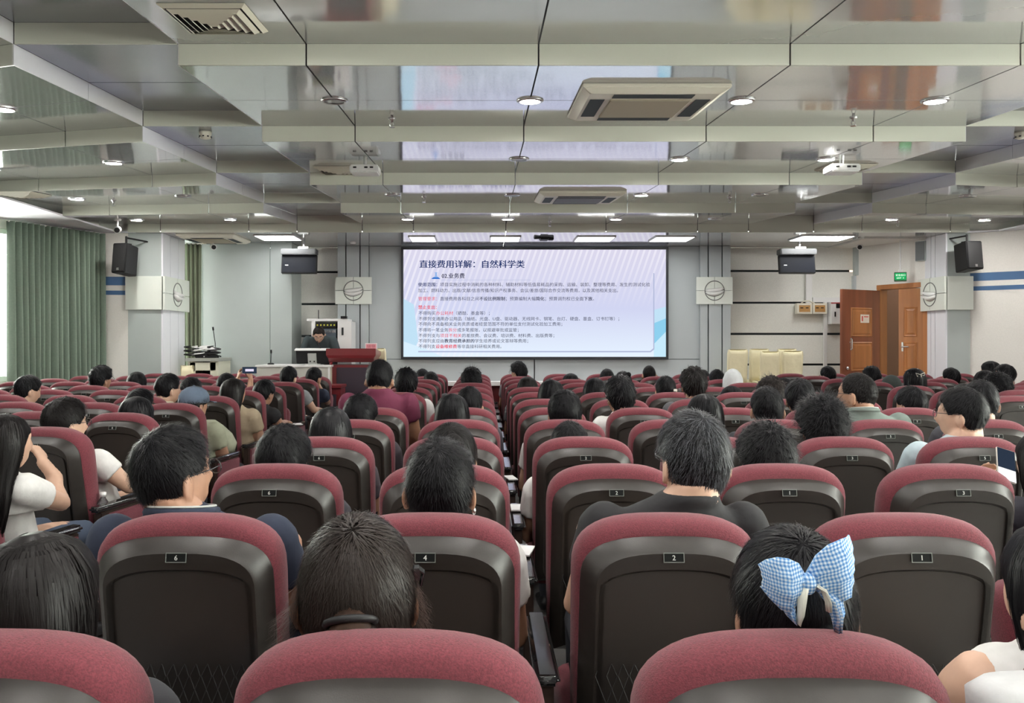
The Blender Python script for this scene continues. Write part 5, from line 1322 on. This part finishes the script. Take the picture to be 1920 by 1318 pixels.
e = MB(); e.tube([(-.020,.096,-.066),(0,.103,-.064),(.020,.096,-.066)],[.002,.004,.002],6); o = e.obj('lips', mat('lips',(.35,.13,.11),.5), sp_root); o.matrix_local = sMh
e = MB(); e.tube([Vector((math.cos(a)*.075,.30+math.sin(a)*.07,szs+.052+.02*math.cos(a+1.57))) for a in [2*math.pi*k/16 for k in range(17)]],.013,6); e.obj('collar', cloth((.035,.05,.055)), sp_root)
t = thing('office_stool', 'black stool under the speaker, behind the control desk', 'stool', (sp_root.location.x,yS-.30,ST))
MB().lathe([(.001,.44),(.19,.44),(.20,.42),(.19,.40),(.001,.40)],n=20).obj('seat', M_black, t, smooth=True); MB().tube([(0,0,.03),(0,0,.40)],.03,10).obj('column', M_metal, t); MB().lathe([(.20,0),(.20,.02),(.04,.04),(.001,.04)],n=20).obj('base', M_black, t)
# ---------------------------------------------------------------- small wear of the audience
def head_part(key, nm, b, m, smooth=True):
    root,Mh,zs,h = PEOPLE[key]
    o = b.obj(nm, m, root, smooth=smooth); o.matrix_local = Mh; return o
def ponytail(key, p0, pts, rad, color, n=260, seed=1):
    root,Mh,zs,h = PEOPLE[key]
    b = MB(); b.tube(pts, rad, 12, round_end=True); o = b.obj('ponytail', HAIRM[color], root, smooth=True); o.matrix_local = Mh
    rnd = random.Random(seed); vs=[]; fs=[]
    for _ in range(n):
        a = rnd.random()*6.283; o_=len(vs); q=[]
        for i,(p,r) in enumerate(zip(pts,rad)):
            r = max(r) if isinstance(r,tuple) else r
            q.append(Vector(p)+Vector((math.cos(a),math.sin(a),0))*r*(1.02+.12*rnd.random()))
        for i,v in enumerate(q): f=.0008; vs += [v-Vector((math.sin(a),-math.cos(a),0))*f, v+Vector((math.sin(a),-math.cos(a),0))*f]
        for i in range(len(q)-1): fs.append((o_+2*i,o_+2*i+1,o_+2*i+3,o_+2*i+2))
    s_ = MB(); s_.add(vs,fs); st = s_.obj('hair_strands', STRM[color], o); st['kind']='stuff'
    return o
# low ponytail woman: elastic, clip, loose lock, gathered hair
ponytail('a2',None,[(-.006,-.095,.012),(-.006,-.122,-.006),(-.004,-.124,-.06),(-.004,-.11,-.18)],[.024,.034,.036,.016],'brown',300,2).data.materials[0] = mat('ponytail_brown',(.040,.022,.015),.5,spec=.1,noise=(60,.4,(1,1,.1)))
b = MB(); b.tube([(-.006+.037*math.cos(a),-.116+.028*math.sin(a),.002-.016*math.sin(a)) for a in [2*math.pi*k/16 for k in range(17)]],.006,8); head_part('a2','hair_elastic',b,M_black)
b = MB(); b.box((.098,-.020,.042),(.010,.022,.020)); 
for k in range(5): b.tube([(.100,-.028+.005*k,.050),(.110,-.028+.005*k,.042),(.104,-.028+.005*k,.022)],.0022,6)
head_part('a2','hair_clip',b,M_armtop,False)
rnd = random.Random(4); vs=[];fs=[]
for k in range(420):          # loose wavy locks at both sides of the face and nape
    s = -1 if k%3 else 1; z0 = rnd.uniform(-.01,.05); y0 = rnd.uniform(-.05,.03); o_=len(vs); ph_=rnd.uniform(0,6); L=rnd.uniform(.05,.13)
    for i in range(7):
        f=i/6; x = s*(.090+(.050 if s < 0 else .028)*f*rnd.uniform(.6,1.1)+.006*math.sin(ph_+f*7)); q=Vector((x,y0-.02*f+.008*math.sin(ph_*2+f*6),z0-L*f)); w_=.0007*(1-.6*f)
        vs += [q-Vector((0,w_,0)),q+Vector((0,w_,0))]
    for i in range(6): fs.append((o_+2*i,o_+2*i+1,o_+2*i+3,o_+2*i+2))
b = MB(); b.add(vs,fs); o = head_part('a2','loose_locks',b,mat('lock_brown',(.05,.022,.013),.45)); o['kind']='stuff'
# gingham bow
def gingham():
    m = bpy.data.materials.new('blue_gingham'); m.use_nodes=True; nt=m.node_tree; N=nt.nodes; L=nt.links; bs=N['Principled BSDF']; bs.inputs['Roughness'].default_value=.85
    uv=N.new('ShaderNodeUVMap'); sp=N.new('ShaderNodeSeparateXYZ'); L.new(uv.outputs[0],sp.inputs[0]); outs=[]
    for i in (0,1):
        a=N.new('ShaderNodeMath'); a.operation='FRACT'; L.new(sp.outputs[i],a.inputs[0]); g=N.new('ShaderNodeMath'); g.operation='GREATER_THAN'; g.inputs[1].default_value=.5; L.new(a.outputs[0],g.inputs[0]); outs.append(g.outputs[0])
    ad=N.new('ShaderNodeMath'); ad.operation='ADD'; L.new(outs[0],ad.inputs[0]); L.new(outs[1],ad.inputs[1])
    dv=N.new('ShaderNodeMath'); dv.operation='MULTIPLY'; dv.inputs[1].default_value=.5; L.new(ad.outputs[0],dv.inputs[0])
    cr=N.new('ShaderNodeValToRGB'); L.new(dv.outputs[0],cr.inputs[0]); c=cr.color_ramp; c.interpolation='CONSTANT'; c.elements[0].color=(.66,.72,.78,1); c.elements[1].position=.75; c.elements[1].color=(.065,.19,.46,1); k=c.elements.new(.25); k.color=(.25,.43,.66,1)
    L.new(cr.outputs[0],bs.inputs['Base Color']); return m
M_ging = gingham(); M_lace = mat('bow_lining',(.68,.68,.60),.85)
def ribbon_lobe(pts, name, parent, m, cell=.0052, thick=.004):
    """pts: list of (edge_a, edge_b) 3D pairs along the lobe; makes a thick sheet with uv in cells"""
    vs=[];uvs=[];fs=[]; nw=9; run=0
    for i,(a,b_) in enumerate(pts):
        a,b_=Vector(a),Vector(b_)
        if i: run += ((a+b_)/2-(Vector(pts[i-1][0])+Vector(pts[i-1][1]))/2).length
        for k in range(nw):
            f=k/(nw-1); q=a.lerp(b_,f); q.y -= .012*math.sin(f*math.pi)+.003*math.sin(f*19+i*.8); vs.append(q); uvs.append((run/cell,(f-.5)*(a-b_).length/cell))
    n=len(vs); vs += [v+Vector((0,thick,0)) for v in vs]; uvs += uvs
    R_=len(pts)
    for i in range(R_-1):
        for k in range(nw-1):
            p=i*nw+k; fs.append((p,p+nw,p+nw+1,p+1)); fs.append((n+p,n+p+1,n+p+nw+1,n+p+nw))
    rim=[k for k in range(nw)]+[i*nw+nw-1 for i in range(1,R_)]+[(R_-1)*nw+k for k in range(nw-2,-1,-1)]+[i*nw for i in range(R_-2,0,-1)]
    for j in range(len(rim)): p,q=rim[j],rim[(j+1)%len(rim)]; fs.append((p,q,n+q,n+p))
    me=bpy.data.meshes.new(name); me.from_pydata([tuple(v) for v in vs],[],fs); me.materials.append(m); ul=me.uv_layers.new(name='UVMap')
    for lp in me.loops: ul.data[lp.index].uv=uvs[lp.vertex_index]
    me.polygons.foreach_set('use_smooth',[True]*len(me.polygons)); return link(name,me,parent)
root,Mh,zs,h = PEOPLE['a3']
hc3 = Mh.translation
bow = bpy.data.objects.new('hair_bow',None); COL.objects.link(bow); bow.parent=root; bow['label']='blue and white gingham bow'
yb = root.location.y; db_ = yb+hc3.y-.145         # depth of the bow plane
bow.location = Vector((PX(1503,db_)-root.location.x, db_-yb, PZ(1086,db_)))
k_ = db_/F
def pp(x,y,dy=0): return ((x-1503)*k_, dy, -(y-1086)*k_)
# right lobe rises to the upper right; left lobe to the left; tails fall below
ribbon_lobe([(pp(1506,1070,-.012),pp(1512,1096,-.012)),(pp(1518,1034,-.022),pp(1535,1110,-.022)),(pp(1536,1012,-.030),pp(1560,1116,-.030)),(pp(1560,1003,-.028),pp(1580,1108,-.028)),(pp(1580,1003,-.016),pp(1590,1092,-.016)),(pp(1594,1004,.000),pp(1595,1084,.000))],'bow_loop',bow,M_ging)
ribbon_lobe([(pp(1504,1072,-.012),pp(1500,1098,-.012)),(pp(1486,1048,-.022),pp(1487,1118,-.022)),(pp(1464,1037,-.030),pp(1468,1134,-.030)),(pp(1446,1036,-.026),pp(1452,1132,-.026)),(pp(1432,1046,-.012),pp(1440,1120,-.012)),(pp(1426,1062,.006),pp(1430,1104,.006))],'bow_loop',bow,M_ging)
ribbon_lobe([(pp(1520,1095,-.016),pp(1548,1090,-.016)),(pp(1536,1120,-.022),pp(1566,1110,-.022)),(pp(1548,1150,-.020),pp(1572,1140,-.020)),(pp(1556,1178,-.016),pp(1566,1172,-.016))],'bow_tail',bow,M_ging)
ribbon_lobe([(pp(1484,1098,-.016),pp(1462,1108,-.016)),(pp(1480,1122,-.020),pp(1455,1128,-.020)),(pp(1482,1148,-.018),pp(1466,1146,-.018)),(pp(1484,1164,-.014),pp(1480,1160,-.014))],'bow_tail',bow,M_ging)
ribbon_lobe([(pp(1500,1090,-.026),pp(1490,1090,-.026)),(pp(1497,1110,-.030),pp(1480,1108,-.030)),(pp(1492,1140,-.028),pp(1481,1135,-.028)),(pp(1486,1162,-.022),pp(1482,1158,-.022))],'bow_lining',bow,M_lace)
ribbon_lobe([(pp(1510,1088,-.026),pp(1518,1084,-.026)),(pp(1524,1096,-.030),pp(1532,1092,-.030)),(pp(1532,1118,-.028),pp(1541,1112,-.028)),(pp(1536,1136,-.024),pp(1542,1132,-.024))],'bow_lining',bow,M_lace)
b = MB(); b.ell((0,-.022,.0),(.013,.014,.016),14,9); kn = b.mesh('bow_knot',M_ging,smooth=True); ul=kn.uv_layers.new(name='UVMap')
for lp in kn.loops: v=kn.vertices[lp.vertex_index].co; ul.data[lp.index].uv=(v.x/.0052,v.z/.0052)
link('bow_knot',kn,bow)
ponytail('a3',None,[(.012,-.090,.02),(.016,-.118,.0),(.018,-.124,-.05),(.02,-.118,-.12),(.02,-.11,-.2)],[.014,.024,.034,.036,.018],'black',320,3)
# loose bun, knots, clips
b = MB(); 
for k in range(5): b.ell((.012*math.cos(k*1.3)+.012,-.085+.01*math.sin(k*1.3),.070+.010*math.sin(k*2.1)),(.034,.030,.032),12,8)
head_part('c2','hair_bun',b,HAIRM['softblack'])
b = MB(); b.ell((.05,-.05,.10),(.03,.03,.03),12,8); head_part('j3','hair_knot',b,HAIRM['black'])
b = MB(); b.ell((.092,-.012,-.050),(.006,.008,.010),10,8); head_part('b2','earring',b,M_metal)
for key,xx in (('wl14',-.02),('h4',.06)):
    b = MB(); b.box((xx,-.105,.02),(.03,.016,.02)); head_part(key,'hair_clip',b,M_lace,False)
b = MB(); b.tube([(-.03,-.115,.05),(-.05,-.12,.085),(-.005,-.122,.07),(.04,-.12,.09),(.035,-.12,.06),(0,-.125,.066),(.01,-.118,0)],.004,6); head_part('wr4','hair_ribbon',b,M_lace)
# white hood, knitted cap, baseball cap
def dome(key, nm, m, prof, yshift=0, cut=None):
    b = MB(); rs=[]
    for z,rx,ry,cy in prof: rs.append([(rx*math.cos(a),cy+ry*math.sin(a),z) for a in [2*math.pi*k/24 for k in range(24)]])
    b.rings(rs); return head_part(key,nm,b,m)
dome('j7','hood',cloth((.52,.54,.55)),[(-.19,.125,.10,-.02),(-.12,.115,.105,-.02),(-.04,.108,.112,-.022),(.04,.102,.115,-.02),(.10,.078,.09,-.018),(.135,.045,.05,-.02),(.148,.012,.014,-.02)])
dome('wr3','knitted_cap',cloth((.03,.04,.036)),[(-.06,.088,.108,-.012),(-.02,.096,.114,-.008),(.04,.098,.116,-.005),(.09,.082,.098,-.005),(.125,.048,.058,-.005),(.138,.012,.014,-.005)])
dome('wl4','baseball_cap',cloth((.10,.135,.19)),[(.018,.090,.110,-.006),(.03,.096,.115,-.004),(.07,.094,.112,-.004),(.105,.076,.092,-.004),(.13,.045,.055,-.004),(.14,.010,.012,-.004)])
b = MB(); b.rings([[(x*.085,.09+.085*(1-x*x)**.5*t,.03-.012*t) for x in [-.95+1.9*k/10 for k in range(11)]]+[(x*.085,.09+.085*(1-x*x)**.5*t,.026-.012*t) for x in [.95-1.9*k/10 for k in range(11)]] for t in (0,.5,1)]); head_part('wl4','cap_brim',b,cloth((.10,.135,.19)))
b = MB(); b.ell((0,-.004,.141),(.009,.009,.005),10,6); head_part('wl4','cap_button',b,cloth((.10,.135,.19)))
root,Mh,zs,h = PEOPLE['wl4']
b,rs_ = hair_long('long',5,nu=48,end=-.30); 
for r_ in rs_:
    for v in r_: v.x *= .86; v.y = v.y*.86
b2 = MB(); b2.rings([r_ for r_ in rs_ if r_[0].z < .03]); o = b2.obj('long_hair', HAIRM['softblack'], root, smooth=True); o.matrix_local = Mh
# collars
for key,col in (('b1',NAVY),('e6',(.16,.20,.18))):
    root,Mh,zs,h = PEOPLE[key]; c_ = Mh.translation
    for nm,dz,r_,cc in (('collar',.030,.013,col),('collar_stripe',.045,.003,(.5,.52,.5))):
        b = MB(); b.tube([(c_.x*.72+.086*math.cos(a),.148+.078*math.sin(a)-(.002 if nm != 'collar' else 0),zs+dz-.012*math.sin(a)) for a in [2*math.pi*k/20 for k in range(21)]],r_,8); b.obj(nm,cloth(cc),root,smooth=True)
# ---------------------------------------------------------------- phones, bottle, papers, bags
def phone(lab, c, rot, size=(.074,.155,.009), lit='split'):
    t = thing('smartphone', lab, 'phone', c); t.rotation_euler = rot
    w,h,dp = size
    MB().box((0,0,0),(w,dp,h)).obj('body', mat('phone_case',(.5,.47,.42),.4), t, bevel=.004, seg=3)
    if lit == 'split':
        MB().box((0,-dp/2-.0006,h*.17),(w*.92,.001,h*.60)).obj('screen_image', em('phone_dark',(.02,.03,.05),1), t); MB().box((0,-dp/2-.0006,-h*.31),(w*.92,.001,h*.34)).obj('screen_page', em('phone_white',(.8,.82,.85),1), t)
    else:
        MB().box((0,-dp/2-.0006,0),(w*.94,.001,h*.94)).obj('screen_dark', em('phone_dark',(.02,.03,.05),1), t)
        MB().box((0,-dp/2-.0014,-.0),(w*.35,.001,h*.55)).obj('screen_image', em('phone_lilac',(.6,.55,.68),1), t)
root,Mh,zs,h = PEOPLE['c4']
phone('phone with half white screen held up by the right frame edge', P(1886,872,3.22), (R(-38),R(18),R(-8)))
root,Mh,zs,h = PEOPLE['wl15']
phone('raised phone filming the stage, held in both hands', P(468,694,8.27), (0,R(90),R(6)), (.072,.155,.009), 'film')
def bottle(c):
    t = thing('water_bottle', 'clear plastic water bottle with white cap beside the window side aisle seat', 'bottle', c)
    MB().lathe([(.029,0),(.032,.01),(.031,.05),(.032,.09),(.032,.12),(.026,.145),(.013,.165),(.013,.175)],n=20).obj('bottle_body', mat('clear_plastic',(.9,.93,.95),.08,trans=.92,alpha=1), t, smooth=True)
    MB().lathe([(.0155,.172),(.0155,.195),(.001,.196)],n=18).obj('cap', M_wplast, t, smooth=True); MB().lathe([(.0325,.055),(.0328,.06),(.0328,.105),(.0325,.11)],n=20,cap=False).obj('wrapper_label', mat('bottle_label',(.7,.62,.62),.5,noise=(40,.4)), t, smooth=True)
bq = P(193,981,4.03); 
t = thing('cup_holder', 'dark wooden cup holder box behind the window side aisle seat', 'holder', (bq.x,bq.y,0))
MB().box((0,0,(bq.z-.04)/2),(.095,.095,bq.z-.04)).obj('post', M_board, t); MB().lathe([(.036,bq.z-.05),(.046,bq.z-.05),(.046,bq.z+.05),(.038,bq.z+.05),(.036,bq.z-.04)],n=20,cap=False).obj('cup_ring', M_board, t, smooth=True)
bottle((bq.x,bq.y,bq.z-.038))
for k,(px,py,dd) in enumerate(((966,880,2.80),(957,848,3.6),(952,818,4.45))):
    o = MB().box((0,0,.003),(.055,.14,.006)).obj('paper_sheet', mat('paper',(.8,.8,.8),.7), None, (.155,dd+.25,.643), (0,0,.2*(k%3-1))); tag(o,'white handout lying on the armrest in the centre gap, %s from the camera' % ORD[k],'paper','handouts on the armrests')
o = MB().box((0,0,.003),(.20,.14,.006)).obj('paper_sheet', mat('paper',(.8,.8,.8),.7), None, (PX(545,7.6),7.62,.66), (0,0,.4)); tag(o,'white notebook page on the armrest beside the woman in black tee','paper','handouts on the armrests')
b = MB(); b.rings([[(x*sx*.5,y*sy*.5,z) for x,y in [(math.copysign(abs(math.cos(a))**.5,math.cos(a)),math.copysign(abs(math.sin(a))**.5,math.sin(a))) for a in [2*math.pi*k/24 for k in range(24)]]] for z,sx,sy in ((0,.13,.08),(.05,.16,.10),(.2,.17,.11),(.27,.20,.11),(.30,.21,.10),(.318,.17,.07))])
o = b.obj('tote_bag', cloth((.55,.56,.56)), None, (.80,1.14,.64), (0,0,.1), smooth=True); tag(o,'white cloth bag standing on the armrest at the lower right corner','bag')
bc = P(404,818,5.95)
t = thing('shoulder_bag', 'pale olive fabric shoulder bag beside the woman in the baseball cap', 'bag', bc)
b = MB(); rs=[]
for z,wx,wy,cx_ in ((-.13,.05,.04,.05),(-.11,.10,.08,.045),(-.05,.125,.10,.03),(.02,.115,.10,.0),(.08,.085,.08,-.03),(.12,.05,.05,-.05)):
    rs.append([(cx_+wx*math.cos(a)*(1+.05*math.sin(5*a+z*20)),wy*math.sin(a),z) for a in [2*math.pi*k/24 for k in range(24)]])
b.rings(rs); b.obj('bag_body', cloth((.36,.38,.28)), t, smooth=True)
b = MB(); b.tube([(-.08,-.05,.12),(-.02,-.105,.06),(.02,-.112,-.02),(-.04,-.10,-.09)],.007,8); b.obj('strap', mat('strap_dark',(.03,.025,.02),.6), t, smooth=True)
for key, kw in CH.items():
    chair(up=(key not in OCC), **kw)
